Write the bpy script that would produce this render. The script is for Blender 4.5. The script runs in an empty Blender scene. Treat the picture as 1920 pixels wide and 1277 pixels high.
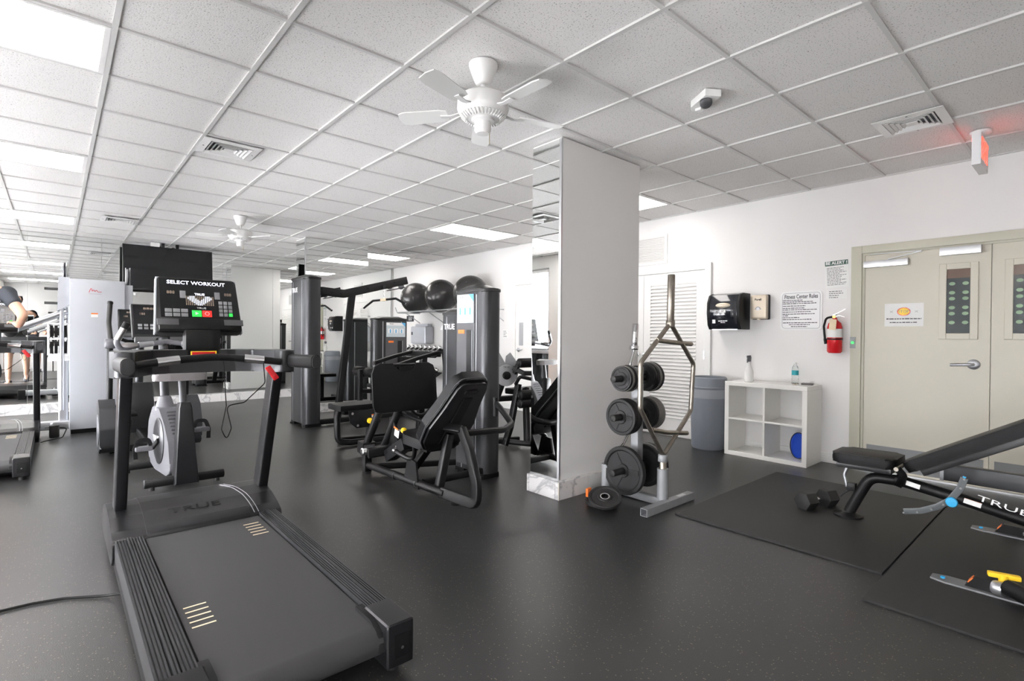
import bpy, bmesh, math, random
from mathutils import Vector, Matrix, Euler
from math import pi, sin, cos, radians as rad
random.seed(7)
S = bpy.context.scene
C = S.collection
CAMZ, CEIL = 1.2, 2.67
XR, XL, YB, YF = 5.62, -1.15, 10.38, -0.75      # right wall, window wall, mirror wall, wall behind the camera
# ---------------------------------------------------------------- camera
FPX, YAW, PIT, ROLL = 972.5, 0.7217, -0.0086, 0.0083
_F = Vector((sin(YAW)*cos(PIT), cos(YAW)*cos(PIT), sin(PIT)))
_R = _F.cross(Vector((0, 0, 1))).normalized(); _U = _R.cross(_F)
_R2 = _R*cos(ROLL) + _U*sin(ROLL); _U2 = -_R*sin(ROLL) + _U*cos(ROLL)
cam = bpy.data.cameras.new('camera'); co = bpy.data.objects.new('camera', cam); C.objects.link(co)
cam.sensor_width = 36; cam.lens = FPX/1920*36; cam.clip_start = 0.05
m = Matrix((_R2, _U2, -_F)).transposed().to_4x4(); m.translation = (0, 0, CAMZ)
co.matrix_world = m
S.camera = co
def ray(x, y): return _F + _R2*((x-960)/FPX) - _U2*((y-638.5)/FPX)
def hit(x, y, ax, v):
    d = ray(x, y); o = Vector((0, 0, CAMZ)); return o + d*((v-o[ax])/d[ax])
def PX(x, y, v): return hit(x, y, 0, v)
def PY(x, y, v): return hit(x, y, 1, v)
def PZ(x, y, v=0.): return hit(x, y, 2, v)
# ---------------------------------------------------------------- world, exposure, daylight portals
w = bpy.data.worlds.new('world'); S.world = w; w.use_nodes = True
bg = w.node_tree.nodes['Background']; bg.inputs[0].default_value = (0.97, 0.968, 1.0, 1); bg.inputs[1].default_value = 26.0
S.view_settings.view_transform = 'Standard'; S.view_settings.look = 'None'
S.view_settings.gamma = 1; S.view_settings.use_curve_mapping = False
S.view_settings.exposure = 0.55
LIGHT_STRENGTH = 7.5
def portal(y0, y1, z0, z1):
    l = bpy.data.lights.new('window_left_offscreen', 'AREA'); l.shape = 'RECTANGLE'; l.size = z1-z0; l.size_y = y1-y0
    l.cycles.is_portal = True
    o = bpy.data.objects.new('window_left_offscreen', l); C.objects.link(o)
    o.location = (XL-0.12, (y0+y1)/2, (z0+z1)/2); o.rotation_euler = (0, -pi/2, 0)
WINS = [(-.45, 0.75), (2.3, 4.2), (4.45, 6.4), (6.65, 8.6), (8.85, 10.2)]
for a, b in WINS: portal(a, b, 0.12, 2.45)
# ---------------------------------------------------------------- materials
M = {}
def mat(name, col, rough=0.5, metal=0., emit=0., noise=0., nscale=30., bump=0., bscale=200., trans=0., spec=0.5, coat=0.):
    mt = bpy.data.materials.new(name); mt.use_nodes = True; nt = mt.node_tree; b = nt.nodes['Principled BSDF']
    c = (*col, 1)
    b.inputs['Base Color'].default_value = c; b.inputs['Roughness'].default_value = rough; b.inputs['Metallic'].default_value = metal
    b.inputs['Specular IOR Level'].default_value = spec
    if coat: b.inputs['Coat Weight'].default_value = coat; b.inputs['Coat Roughness'].default_value = .12
    if trans: b.inputs['Transmission Weight'].default_value = trans
    if emit: b.inputs['Emission Color'].default_value = c; b.inputs['Emission Strength'].default_value = emit
    tc = nt.nodes.new('ShaderNodeTexCoord')
    if noise:
        n = nt.nodes.new('ShaderNodeTexNoise'); n.inputs['Scale'].default_value = nscale; n.inputs['Detail'].default_value = 4
        nt.links.new(tc.outputs['Object'], n.inputs['Vector'])
        r = nt.nodes.new('ShaderNodeMapRange'); r.inputs['To Min'].default_value = 1-noise; r.inputs['To Max'].default_value = 1+noise
        nt.links.new(n.outputs['Fac'], r.inputs['Value'])
        x = nt.nodes.new('ShaderNodeMix'); x.data_type = 'RGBA'; x.blend_type = 'MULTIPLY'; x.inputs[0].default_value = 1
        x.inputs[6].default_value = c; nt.links.new(r.outputs[0], x.inputs[7]); nt.links.new(x.outputs[2], b.inputs['Base Color'])
    if bump:
        n = nt.nodes.new('ShaderNodeTexNoise'); n.inputs['Scale'].default_value = bscale; n.inputs['Detail'].default_value = 3
        nt.links.new(tc.outputs['Object'], n.inputs['Vector'])
        bp = nt.nodes.new('ShaderNodeBump'); bp.inputs['Strength'].default_value = bump; bp.inputs['Distance'].default_value = 0.002
        nt.links.new(n.outputs['Fac'], bp.inputs['Height']); nt.links.new(bp.outputs[0], b.inputs['Normal'])
    M[name] = mt; return mt
mat('black', (.006, .006, .0065), .42, spec=.26, bump=.15, bscale=400)
mat('satin_black', (.009, .009, .010), .3, spec=.4, bump=.08, bscale=500)
mat('vinyl', (.005, .005, .0055), .44, spec=.18, bump=.35, bscale=350)
mat('graphite', (.04, .041, .044), .33, metal=.55, bump=.06, bscale=600)
mat('panel_grey', (.09, .09, .095), .4, metal=.3)
mat('shroud_grey', (.12, .12, .13), .4, metal=.2, bump=.1, bscale=500)
mat('seat_grey', (.13, .12, .12), .5, bump=.3, bscale=400)
mat('silver', (.5, .51, .53), .35, metal=.85, bump=.05)
mat('cabinet_silver', (.52, .54, .58), .42, metal=.35, noise=.04, nscale=5)
mat('chrome', (.75, .75, .76), .14, metal=1)
mat('worn_steel', (.33, .30, .26), .38, metal=.95, noise=.35, nscale=25)
mat('rack_dark', (.05, .052, .055), .42, metal=.25, noise=.08)
mat('rack_grey', (.30, .31, .32), .45, metal=.25, noise=.08)
mat('iron', (.011, .011, .0115), .5, spec=.35, bump=.3, bscale=150)
mat('plate_grey', (.16, .155, .145), .45, metal=.4, noise=.25, nscale=20)
mat('rubber', (.022, .0215, .021), .55, spec=.35, bump=.3, bscale=300)
mat('belt', (.042, .042, .043), .55, spec=.22, bump=.4, bscale=900)
mat('rail_ridge', (.075, .077, .082), .3, metal=.7)
mat('wood_brown', (.20, .12, .08), .5, noise=.2, nscale=12)
mat('white', (.8, .8, .78), .45)
mat('white_gloss', (.84, .83, .79), .18)
mat('white_enamel', (.78, .775, .76), .3)
mat('tee_grey', (.58, .575, .56), .4)
mat('wall_paint', (.80, .79, .775), .6, noise=.015, nscale=2, bump=.05, bscale=80)
mat('door_paint', (.60, .57, .475), .42, noise=.02, nscale=3)
mat('trim_paint', (.53, .52, .42), .45)
mat('door_white', (.80, .79, .77), .45)
mat('red', (.55, .01, .015), .25)
mat('orange', (.85, .18, .02), .45)
mat('yellow', (.9, .58, .02), .4)
mat('blue', (.012, .07, .50), .3)
mat('cyan', (.02, .35, .65), .4)
mat('paper', (.82, .82, .80), .6)
mat('cream', (.75, .62, .42), .6)
mat('ink', (.03, .03, .035), .6)
mat('ink_grey', (.25, .25, .26), .6)
mat('print_white', (.85, .85, .85), .5)
mat('sign_green', (.05, .11, .085), .5)
mat('placard', (.55, .62, .66), .35)
mat('placard_blue', (.12, .42, .70), .4)
mat('trash_grey', (.21, .23, .265), .45, noise=.05)
mat('bag', (.33, .35, .385), .3)
mat('champagne', (.55, .48, .38), .35, metal=.4)
mat('smoke_plastic', (.012, .014, .02), .07, coat=.5)
mat('tv_screen', (.004, .004, .005), .12)
mat('led_white', (.85, .85, 1.), .5, emit=1.3)
mat('led_amber', (.25, .19, .14), .5, emit=.15)
mat('btn_green', (.02, .62, .06), .4, emit=.5)
mat('btn_red', (.8, .02, .015), .4, emit=.5)
mat('key_grey', (.22, .22, .23), .5)
mat('exit_red', (1., .05, .03), .5, emit=3.)
mat('exit_white', (.8, .8, .8), .45)
mat('green_led', (.06, .7, .15), .5, emit=.8)
mat('skin', (.55, .32, .22), .5, noise=.06)
mat('hair', (.02, .014, .01), .6, noise=.3)
mat('shirt', (.028, .033, .042), .8, bump=.3, bscale=300)
mat('shorts', (.02, .03, .032), .8, bump=.3, bscale=300)
mat('frosted', (.8, .8, .78), .4, trans=.08)
mat('clear', (.95, .97, .97), .05, trans=1.)
mat('teal', (.02, .35, .40), .4)
mat('dark_teal', (.015, .035, .04), .25)
mat('leaf_print', (.42, .62, .40), .6)
mat('brass', (.45, .33, .1), .35, metal=1)
mat('cord', (.006, .006, .006), .6, spec=.12)
mat('ball', (.03, .029, .029), .27)
mat('ladder_plastic', (.10, .11, .115), .25)
mat('grout', (.5, .47, .4), .7)
mat('kick', (.20, .205, .21), .45, metal=.3)
mat('alu', (.6, .61, .62), .3, metal=.9)
mat('blade_white', (.78, .78, .76), .4)
mat('troffer', (1., .95, .91), .5, emit=LIGHT_STRENGTH)
mat('frame_alu', (.55, .56, .57), .4, metal=.6)

def mirror_mat():
    mt = mat('mirror', (.855, .872, .862), .0, metal=1.); return mt
mirror_mat()
def glass_mat():
    mt = bpy.data.materials.new('window_glass'); mt.use_nodes = True; nt = mt.node_tree
    nt.nodes.remove(nt.nodes['Principled BSDF']); out = nt.nodes['Material Output']
    t = nt.nodes.new('ShaderNodeBsdfTransparent'); t.inputs[0].default_value = (.95, .95, .95, 1)
    g = nt.nodes.new('ShaderNodeBsdfGlossy'); g.inputs['Roughness'].default_value = .02
    x = nt.nodes.new('ShaderNodeMixShader'); fr = nt.nodes.new('ShaderNodeFresnel'); fr.inputs[0].default_value = 1.45
    nt.links.new(fr.outputs[0], x.inputs[0]); nt.links.new(t.outputs[0], x.inputs[1]); nt.links.new(g.outputs[0], x.inputs[2])
    nt.links.new(x.outputs[0], out.inputs[0]); M['window_glass'] = mt
glass_mat()
def blind_mat():
    mt = bpy.data.materials.new('blind'); mt.use_nodes = True; nt = mt.node_tree
    nt.nodes.remove(nt.nodes['Principled BSDF']); out = nt.nodes['Material Output']
    d = nt.nodes.new('ShaderNodeBsdfDiffuse'); d.inputs[0].default_value = (.85, .85, .83, 1)
    t = nt.nodes.new('ShaderNodeBsdfTranslucent'); t.inputs[0].default_value = (.88, .88, .88, 1)
    x = nt.nodes.new('ShaderNodeMixShader'); x.inputs[0].default_value = .88
    nt.links.new(d.outputs[0], x.inputs[1]); nt.links.new(t.outputs[0], x.inputs[2]); nt.links.new(x.outputs[0], out.inputs[0]); M['blind'] = mt
blind_mat()
def floor_mat():
    mt = mat('floor_rubber', (.022, .022, .023), .42, spec=.5); nt = mt.node_tree; b = nt.nodes['Principled BSDF']
    tc = nt.nodes.new('ShaderNodeTexCoord'); L = nt.links.new
    big = nt.nodes.new('ShaderNodeTexNoise'); big.inputs['Scale'].default_value = 1.1; big.inputs['Detail'].default_value = 2; L(tc.outputs['Object'], big.inputs['Vector'])
    cr = nt.nodes.new('ShaderNodeValToRGB'); cr.color_ramp.elements[0].position = .35; cr.color_ramp.elements[0].color = (.0225, .0225, .0227, 1)
    cr.color_ramp.elements[1].position = .7; cr.color_ramp.elements[1].color = (.0255, .0253, .025, 1); L(big.outputs['Fac'], cr.inputs[0])
    v = nt.nodes.new('ShaderNodeTexVoronoi'); v.inputs['Scale'].default_value = 95; L(tc.outputs['Object'], v.inputs['Vector'])
    lt = nt.nodes.new('ShaderNodeMath'); lt.operation = 'LESS_THAN'; lt.inputs[1].default_value = .27; L(v.outputs['Distance'], lt.inputs[0])
    wn = nt.nodes.new('ShaderNodeSeparateColor'); L(v.outputs['Color'], wn.inputs[0])
    gt = nt.nodes.new('ShaderNodeMath'); gt.operation = 'GREATER_THAN'; gt.inputs[1].default_value = .80; L(wn.outputs[0], gt.inputs[0])
    mu = nt.nodes.new('ShaderNodeMath'); mu.operation = 'MULTIPLY'; L(lt.outputs[0], mu.inputs[0]); L(gt.outputs[0], mu.inputs[1])
    x = nt.nodes.new('ShaderNodeMix'); x.data_type = 'RGBA'; L(mu.outputs[0], x.inputs[0]); L(cr.outputs[0], x.inputs[6]); x.inputs[7].default_value = (.15, .12, .09, 1)
    L(x.outputs[2], b.inputs['Base Color'])
    n = nt.nodes.new('ShaderNodeTexNoise'); n.inputs['Scale'].default_value = 260; L(tc.outputs['Object'], n.inputs['Vector'])
    bp = nt.nodes.new('ShaderNodeBump'); bp.inputs['Strength'].default_value = .35; bp.inputs['Distance'].default_value = .002; L(n.outputs['Fac'], bp.inputs['Height']); L(bp.outputs[0], b.inputs['Normal'])
    rr = nt.nodes.new('ShaderNodeMapRange'); rr.inputs['To Min'].default_value = .28; rr.inputs['To Max'].default_value = .35; L(big.outputs['Fac'], rr.inputs['Value']); L(rr.outputs[0], b.inputs['Roughness'])
floor_mat()
def tile_mat():
    mt = mat('ceiling_tile', (.74, .725, .71), .75); nt = mt.node_tree; b = nt.nodes['Principled BSDF']; L = nt.links.new
    tc = nt.nodes.new('ShaderNodeTexCoord'); oi = nt.nodes.new('ShaderNodeObjectInfo')
    ad = nt.nodes.new('ShaderNodeVectorMath'); ad.operation = 'ADD'; cm = nt.nodes.new('ShaderNodeMath'); cm.operation = 'MULTIPLY'; cm.inputs[1].default_value = 37.
    L(oi.outputs['Random'], cm.inputs[0]); cx = nt.nodes.new('ShaderNodeCombineXYZ'); L(cm.outputs[0], cx.inputs[0]); L(cm.outputs[0], cx.inputs[1])
    L(tc.outputs['Object'], ad.inputs[0]); L(cx.outputs[0], ad.inputs[1])
    n = nt.nodes.new('ShaderNodeTexNoise'); n.inputs['Scale'].default_value = 130; n.inputs['Detail'].default_value = 2; L(ad.outputs[0], n.inputs['Vector'])
    cr = nt.nodes.new('ShaderNodeValToRGB'); cr.color_ramp.elements[0].position = .30; cr.color_ramp.elements[0].color = (.33, .32, .31, 1)
    cr.color_ramp.elements[1].position = .40; cr.color_ramp.elements[1].color = (.74, .725, .71, 1); L(n.outputs['Fac'], cr.inputs[0]); L(cr.outputs[0], b.inputs['Base Color'])
    bp = nt.nodes.new('ShaderNodeBump'); bp.inputs['Strength'].default_value = .5; bp.inputs['Distance'].default_value = .003; L(n.outputs['Fac'], bp.inputs['Height']); L(bp.outputs[0], b.inputs['Normal'])
tile_mat()
def marble_mat():
    mt = mat('marble', (.7, .7, .69), .25); nt = mt.node_tree; b = nt.nodes['Principled BSDF']; L = nt.links.new
    tc = nt.nodes.new('ShaderNodeTexCoord'); n = nt.nodes.new('ShaderNodeTexNoise'); n.inputs['Scale'].default_value = 2.6; n.inputs['Detail'].default_value = 7; n.inputs['Distortion'].default_value = 1.6
    L(tc.outputs['Object'], n.inputs['Vector'])
    cr = nt.nodes.new('ShaderNodeValToRGB'); e = cr.color_ramp.elements; e[0].position = .455; e[0].color = (.72, .71, .69, 1); e[1].position = .54; e[1].color = (.70, .69, .68, 1)
    k = e.new(.5); k.color = (.40, .40, .41, 1); L(n.outputs['Fac'], cr.inputs[0]); L(cr.outputs[0], b.inputs['Base Color'])
marble_mat()
# ---------------------------------------------------------------- mesh helpers (all shapes given in world metres)
ORG = Vector((0, 0, 0))
def tag(o, label=None, cat=None, group=None, kind=None):
    if label: o['label'] = label
    if cat: o['category'] = cat
    if group: o['group'] = group
    if kind: o['kind'] = kind
    return o
def thing(name, label, cat, loc=(0, 0, 0), group=None):
    global ORG
    o = bpy.data.objects.new(name, None); C.objects.link(o); o.location = loc; o.empty_display_size = .1
    ORG = Vector(loc); return tag(o, label, cat, group)
def free(): 
    global ORG
    ORG = Vector((0, 0, 0))
def fin(name, bm, m, parent=None, smooth=35):
    bmesh.ops.recalc_face_normals(bm, faces=bm.faces)
    me = bpy.data.meshes.new(name)
    if parent is None:
        c = Vector((0, 0, 0))
        if bm.verts:
            xs = [v.co for v in bm.verts]; c = Vector(((min(v.x for v in xs)+max(v.x for v in xs))/2, (min(v.y for v in xs)+max(v.y for v in xs))/2, min(v.z for v in xs)))
        bmesh.ops.translate(bm, verts=bm.verts, vec=-c)
    else: bmesh.ops.translate(bm, verts=bm.verts, vec=-ORG)
    bm.to_mesh(me); bm.free()
    if smooth:
        me.polygons.foreach_set('use_smooth', [True]*len(me.polygons)); me.set_sharp_from_angle(angle=rad(smooth))
    me.materials.append(M[m] if isinstance(m, str) else m)
    o = bpy.data.objects.new(name, me); C.objects.link(o)
    if parent is None: o.location = c
    else: o.parent = parent
    return o
def add_box(bm, c, s, R=None, bev=0., seg=2):
    r = bmesh.ops.create_cube(bm, size=1.); vs = r['verts']
    mt = Matrix.Translation(Vector(c)) @ (R.to_4x4() if R else Matrix()) @ Matrix.Diagonal((*s, 1))
    bmesh.ops.transform(bm, matrix=mt, verts=vs)
    if bev:
        es = list({e for v in vs for e in v.link_edges})
        bmesh.ops.bevel(bm, geom=es, offset=bev, segments=seg, profile=.7, affect='EDGES')
def box(name, c, s, m, parent=None, R=None, bev=0., seg=2):
    bm = bmesh.new(); add_box(bm, c, s, R, bev, seg); return fin(name, bm, m, parent)
def boxr(name, lo, hi, m, parent=None, bev=0., seg=2):
    lo, hi = Vector(lo), Vector(hi); return box(name, (lo+hi)/2, [abs(a) for a in hi-lo], m, parent, bev=bev, seg=seg)
def fillet(pts, r, n=5, closed=False):
    pts = [Vector(p) for p in pts]
    if r <= 0: return pts
    out = []; N = len(pts)
    for i, p in enumerate(pts):
        if not closed and i in (0, N-1): out.append(p); continue
        a, b = pts[i-1]-p, pts[(i+1) % N]-p
        la, lb = a.length, b.length
        if la < 1e-6 or lb < 1e-6: continue
        a, b = a/la, b/lb; ang = a.angle(b)
        if ang > pi-.05: out.append(p); continue
        d = min(r/math.tan(ang/2), la*.48, lb*.48)
        p0, p1 = p+a*d, p+b*d
        for k in range(n+1):
            t = k/n; out.append(p0*(1-t)**2 + p*2*t*(1-t) + p1*t*t)
    return out
def circ(r, n=12, ry=None): return [(r*cos(2*pi*k/n), (ry or r)*sin(2*pi*k/n)) for k in range(n)]
def rrect(w, h, r, n=3):
    o = []
    for cx, cy, a0 in ((w/2-r, h/2-r, 0), (-w/2+r, h/2-r, pi/2), (-w/2+r, -h/2+r, pi), (w/2-r, -h/2+r, 1.5*pi)):
        for k in range(n+1): a = a0+pi/2*k/n; o.append((cx+r*cos(a), cy+r*sin(a)))
    return o
def add_sweep(bm, pts, prof, up=(0, 0, 1), closed=False, radii=None):
    N = len(pts); up = Vector(up); rings = []; ref = None
    for i, p in enumerate(pts):
        if closed: t = pts[(i+1) % N]-pts[i-1]
        else: t = pts[min(i+1, N-1)]-pts[max(i-1, 0)]
        t = t.normalized()
        if ref is None:
            s = t.cross(up)
            if s.length < .05: s = t.cross(Vector((0, 1, 0))) if abs(t.y) < .9 else t.cross(Vector((1, 0, 0)))
            ref = s.normalized()
        else:
            ref = (ref - t*ref.dot(t)).normalized()
        n2 = ref.cross(t)*-1
        k = radii[i] if radii else 1.
        rings.append([bm.verts.new(p + ref*(a*k) + n2*(b*k)) for a, b in prof])
    n = len(prof)
    for i in range(N if closed else N-1):
        A, B = rings[i], rings[(i+1) % N]
        for k in range(n): bm.faces.new((A[k], A[(k+1) % n], B[(k+1) % n], B[k]))
    if not closed: bm.faces.new(rings[0][::-1]); bm.faces.new(rings[-1])
def tube(name, pts, r, m, parent=None, fil=0., seg=12, closed=False, prof=None, up=(0, 0, 1), radii=None):
    bm = bmesh.new(); add_sweep(bm, fillet(pts, fil, closed=closed), prof or circ(r, seg), up, closed, radii); return fin(name, bm, m, parent, 40)
def flat(name, pts, w, h, m, parent=None, fil=0., up=(0, 0, 1), r=None):   # rectangular tube: w sideways, h along up
    return tube(name, pts, 0, m, parent, fil, prof=rrect(w, h, r or min(w, h)*.18), up=up)
def add_lathe(bm, prof, c, axis=(0, 0, 1), seg=24):
    q = Vector((0, 0, 1)).rotation_difference(Vector(axis).normalized()); c = Vector(c); rings = []
    for r, z in prof:
        if r < 1e-5: rings.append([bm.verts.new(c + q @ Vector((0, 0, z)))])
        else: rings.append([bm.verts.new(c + q @ Vector((r*cos(2*pi*k/seg), r*sin(2*pi*k/seg), z))) for k in range(seg)])
    for A, B in zip(rings, rings[1:]):
        for k in range(seg):
            a = [A[k % len(A)], A[(k+1) % seg % len(A)], B[(k+1) % seg % len(B)], B[k % len(B)]]
            a = list(dict.fromkeys(a))
            if len(a) > 2:
                try: bm.faces.new(a)
                except ValueError: pass
    for R_ in () if tuple(prof[0]) == tuple(prof[-1]) else (rings[0], rings[-1]):
        if len(R_) > 2:
            try: bm.faces.new(R_)
            except ValueError: pass
def lathe(name, prof, c, m, parent=None, axis=(0, 0, 1), seg=24, smooth=40):
    bm = bmesh.new(); add_lathe(bm, prof, c, axis, seg); return fin(name, bm, m, parent, smooth)
def cyl(name, a, b, r, m, parent=None, seg=16, bev=0.):
    a, b = Vector(a), Vector(b); L = (b-a).length; bv = min(bev, r*.5, L*.4)
    pr = [(r-bv, 0), (r, bv), (r, L-bv), (r-bv, L)] if bv else [(r, 0), (r, L)]
    return lathe(name, pr, a, m, parent, b-a, seg, 50)
def add_prism(bm, outline, mtx, th, hole=None):
    # outline in local xy, extruded along local z by th, placed by mtx
    A = [bm.verts.new(mtx @ Vector((x, y, 0))) for x, y in outline]; B = [bm.verts.new(mtx @ Vector((x, y, th))) for x, y in outline]
    n = len(outline)
    for k in range(n): bm.faces.new((A[k], A[(k+1) % n], B[(k+1) % n], B[k]))
    bm.faces.new(A[::-1]); bm.faces.new(B)
def prism(name, outline, mtx, th, m, parent=None, bev=0., smooth=35):
    bm = bmesh.new(); add_prism(bm, outline, mtx, th)
    if bev:
        es = [e for e in bm.edges if len(e.link_faces) == 2 and max(len(f.verts) for f in e.link_faces) > 4]
        bmesh.ops.bevel(bm, geom=es, offset=bev, segments=2, profile=.6, affect='EDGES')
    return fin(name, bm, m, parent, smooth)
def frame3(o, x, y):   # matrix with origin o, local x along x, local y along y
    x = Vector(x).normalized(); y = Vector(y); y = (y-x*y.dot(x)).normalized(); z = x.cross(y)
    mt = Matrix((x, y, z)).transposed().to_4x4(); mt.translation = Vector(o); return mt
def rot3(mtx): return mtx.to_3x3()
def text(name, s, size, o, x, y, m, parent=None, align='CENTER', th=.0004, squeeze=1., bold=0., fit=None):
    cu = bpy.data.curves.new(name, 'FONT'); cu.body = s; cu.size = size; cu.align_x = align; cu.align_y = 'CENTER'; cu.extrude = th; cu.resolution_u = 2
    cu.offset = bold
    t = bpy.data.objects.new(name+'_tmp', cu); C.objects.link(t)
    bpy.context.view_layer.update(); dg = bpy.context.evaluated_depsgraph_get()
    me = bpy.data.meshes.new_from_object(t.evaluated_get(dg)); bpy.data.objects.remove(t); bpy.data.curves.remove(cu)
    if fit:
        xs = [v.co.x for v in me.vertices]; squeeze = fit/max(max(xs)-min(xs), 1e-4)
    mtx = frame3(o, x, y) @ Matrix.Diagonal((squeeze, 1, 1, 1))
    if parent is not None: mtx = Matrix.Translation(-ORG) @ mtx
    me.transform(mtx); me.name = name; me.materials.clear(); me.materials.append(M[m])
    ob = bpy.data.objects.new(name, me); C.objects.link(ob)
    if parent is not None: ob.parent = parent
    return ob
def copy_tree(o, parent=None):
    c = o.copy(); C.objects.link(c); c.parent = parent
    for ch in [x for x in bpy.data.objects if x.parent == o]: copy_tree(ch, c)
    return c
def dup(root, d=None, label=None, rotz=None, loc=None):
    c = copy_tree(root)
    c.location = Vector(loc) if loc else root.location + Vector(d)
    if rotz is not None: c.rotation_euler.z = rotz
    if label: c['label'] = label
    return c
def lines_of_print(name, mtx, w, h, n, m, parent, fill=.45, ragged=True):
    # rows of fine print too small to read, as thin flat strips
    bm = bmesh.new()
    for k in range(n):
        ww = w*(random.uniform(.55, 1.) if ragged else 1.); y = h/2 - (k+.5)*h/n; x = -w/2
        while x < -w/2+ww-.002:
            l = min(random.uniform(.008, .03), -w/2+ww-x)
            vs = [bm.verts.new(mtx @ Vector((a, b, 0.0006))) for a, b in ((x, y-fill*h/n/2), (x+l, y-fill*h/n/2), (x+l, y+fill*h/n/2), (x, y+fill*h/n/2))]
            bm.faces.new(vs); x += l+.005
    o = fin(name, bm, m, parent, 0); return o
# ================================================================ STRUCTURE
def struct(o, label=None): o['kind'] = 'structure'; 
free()
f_ = boxr('floor', (XL-.2, YF-.15, -.1), (XR+.15, YB+.15, 0), 'floor_rubber'); struct(f_)
w_ = boxr('wall_right', (XR, YF-.15, 0), (XR+.15, YB+.15, CEIL+.1), 'wall_paint'); struct(w_)
w_ = boxr('wall_front', (XL-.2, YF-.15, 0), (XR, YF, CEIL+.1), 'wall_paint'); struct(w_)
# mirror wall at the back
wb = bpy.data.objects.new('wall_back', None); C.objects.link(wb); struct(wb); ORG = Vector((0, 0, 0))
boxr('wall_core', (XL-.2, YB+.01, 0), (XR, YB+.15, CEIL+.1), 'wall_paint', wb)
ed = [XL, -.31, .54, 1.39, 2.24, 3.09, 3.94, 4.79, XR-.06]
for a, b in zip(ed, ed[1:]): boxr('mirror_panel', (a+.0015, YB, .14), (b-.0015, YB+.008, CEIL), 'mirror', wb)
boxr('corner_strip', (XR-.05, YB-.02, .14), (XR-.04, YB+.008, CEIL), 'alu', wb)
bb = bpy.data.objects.new('baseboard_back', None); C.objects.link(bb); struct(bb)
x = XL
while x < XR-.01:
    b = min(x+.305, XR); boxr('marble_tile', (x+.001, YB-.09, 0), (b-.001, YB+.01, random.uniform(.138, .14)), 'marble', bb, bev=.002, seg=1); x = b
# ceiling: tiles on a tee grid
ce = bpy.data.objects.new('ceiling', None); C.objects.link(ce); struct(ce)
boxr('slab', (XL-.2, YF-.15, CEIL+.10), (XR+.15, YB+.15, CEIL+.2), 'white', ce)
GX0, GY0, GX, GY = .2144, 3.151, .61, .6137
LIGHTS = [(-2, j) for j in (0, 4, 9, -4)] + [(6, j) for j in (0, 4, 9)]
lit = {(i+k, j) for i, j in LIGHTS for k in (0, 1)}
VENTS = [(1.03, 4.60, .20), (.63, 8.45, .20), (4.34, .86, .19), (4.66, 8.22, .20)]     # centre and half size of the air vents
tm = None
ix = range(-3, 10); jy = range(-7, 13)
for i in ix:
    for j in jy:
        if (i, j) in lit: continue
        a, b = max(GX0+GX*i, XL), min(GX0+GX*(i+1), XR); c, d = max(GY0+GY*j, YF), min(GY0+GY*(j+1), YB)
        if b-a < .03 or d-c < .03: continue
        vt = [v for v in VENTS if a < v[0] < b and c < v[1] < d]
        full = not vt and abs(b-a-GX) < 1e-3 and abs(d-c-GY) < 1e-3
        if full and tm:
            o = bpy.data.objects.new('ceiling_tile', tm); C.objects.link(o); o.parent = ce
        else:
            bm = bmesh.new()
            if vt:      # tile cut out round the vent opening
                xm, ym_ = (a+b)/2, (c+d)/2; h_ = vt[0][2]*.70; X0, X1, Y0, Y1 = a+.002-xm, b-.002-xm, c+.002-ym_, d-.002-ym_; hx0, hx1, hy0, hy1 = vt[0][0]-h_-xm, min(vt[0][0]+h_-xm, X1-.001), vt[0][1]-h_-ym_, vt[0][1]+h_-ym_
                for p0, p1, q0, q1 in ((X0, hx0, Y0, Y1), (hx1, X1, Y0, Y1), (hx0, hx1, Y0, hy0), (hx0, hx1, hy1, Y1)): add_box(bm, ((p0+p1)/2, (q0+q1)/2, .009), (p1-p0, q1-q0, .016))
            else: add_box(bm, (0, 0, .009), (b-a-.004, d-c-.004, .016))
            o = fin('ceiling_tile', bm, 'ceiling_tile', ce, 0)
            if full: tm = o.data
        o.location = ((a+b)/2, (c+d)/2, CEIL+.005+random.uniform(0, .002))
for i in ix:
    x = GX0+GX*i
    if XL+.02 < x < XR-.02: boxr('runner', (x-.012, YF, CEIL-.004), (x+.012, YB, CEIL+.012), 'tee_grey', ce)
for j in jy:
    y = GY0+GY*j
    if not (YF+.02 < y < YB-.02): continue
    # cross tees stop at the two-tile light panels
    xs = [GX0+GX*i for i in ix]; run = None
    boxr('cross_tee', (XL, y-.011, CEIL-.003), (XR, y+.011, CEIL+.012), 'tee_grey', ce)
boxr('wall_angle', (XR-.016, YF, CEIL-.004), (XR, YB, CEIL+.01), 'tee_grey', ce)
# baseboards on the right wall: ribbed white strip (three ribs)
br = bpy.data.objects.new('baseboard_right', None); C.objects.link(br); struct(br)
for a, b in ((1.56, 2.90), (4.76, 5.36), (6.36, YB-.1)):
    for k in range(4): boxr('rib', (XR-.012-.002*(k % 2), a, .002+.024*k), (XR+.002, b, .024+.024*k), 'white', br)
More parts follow.
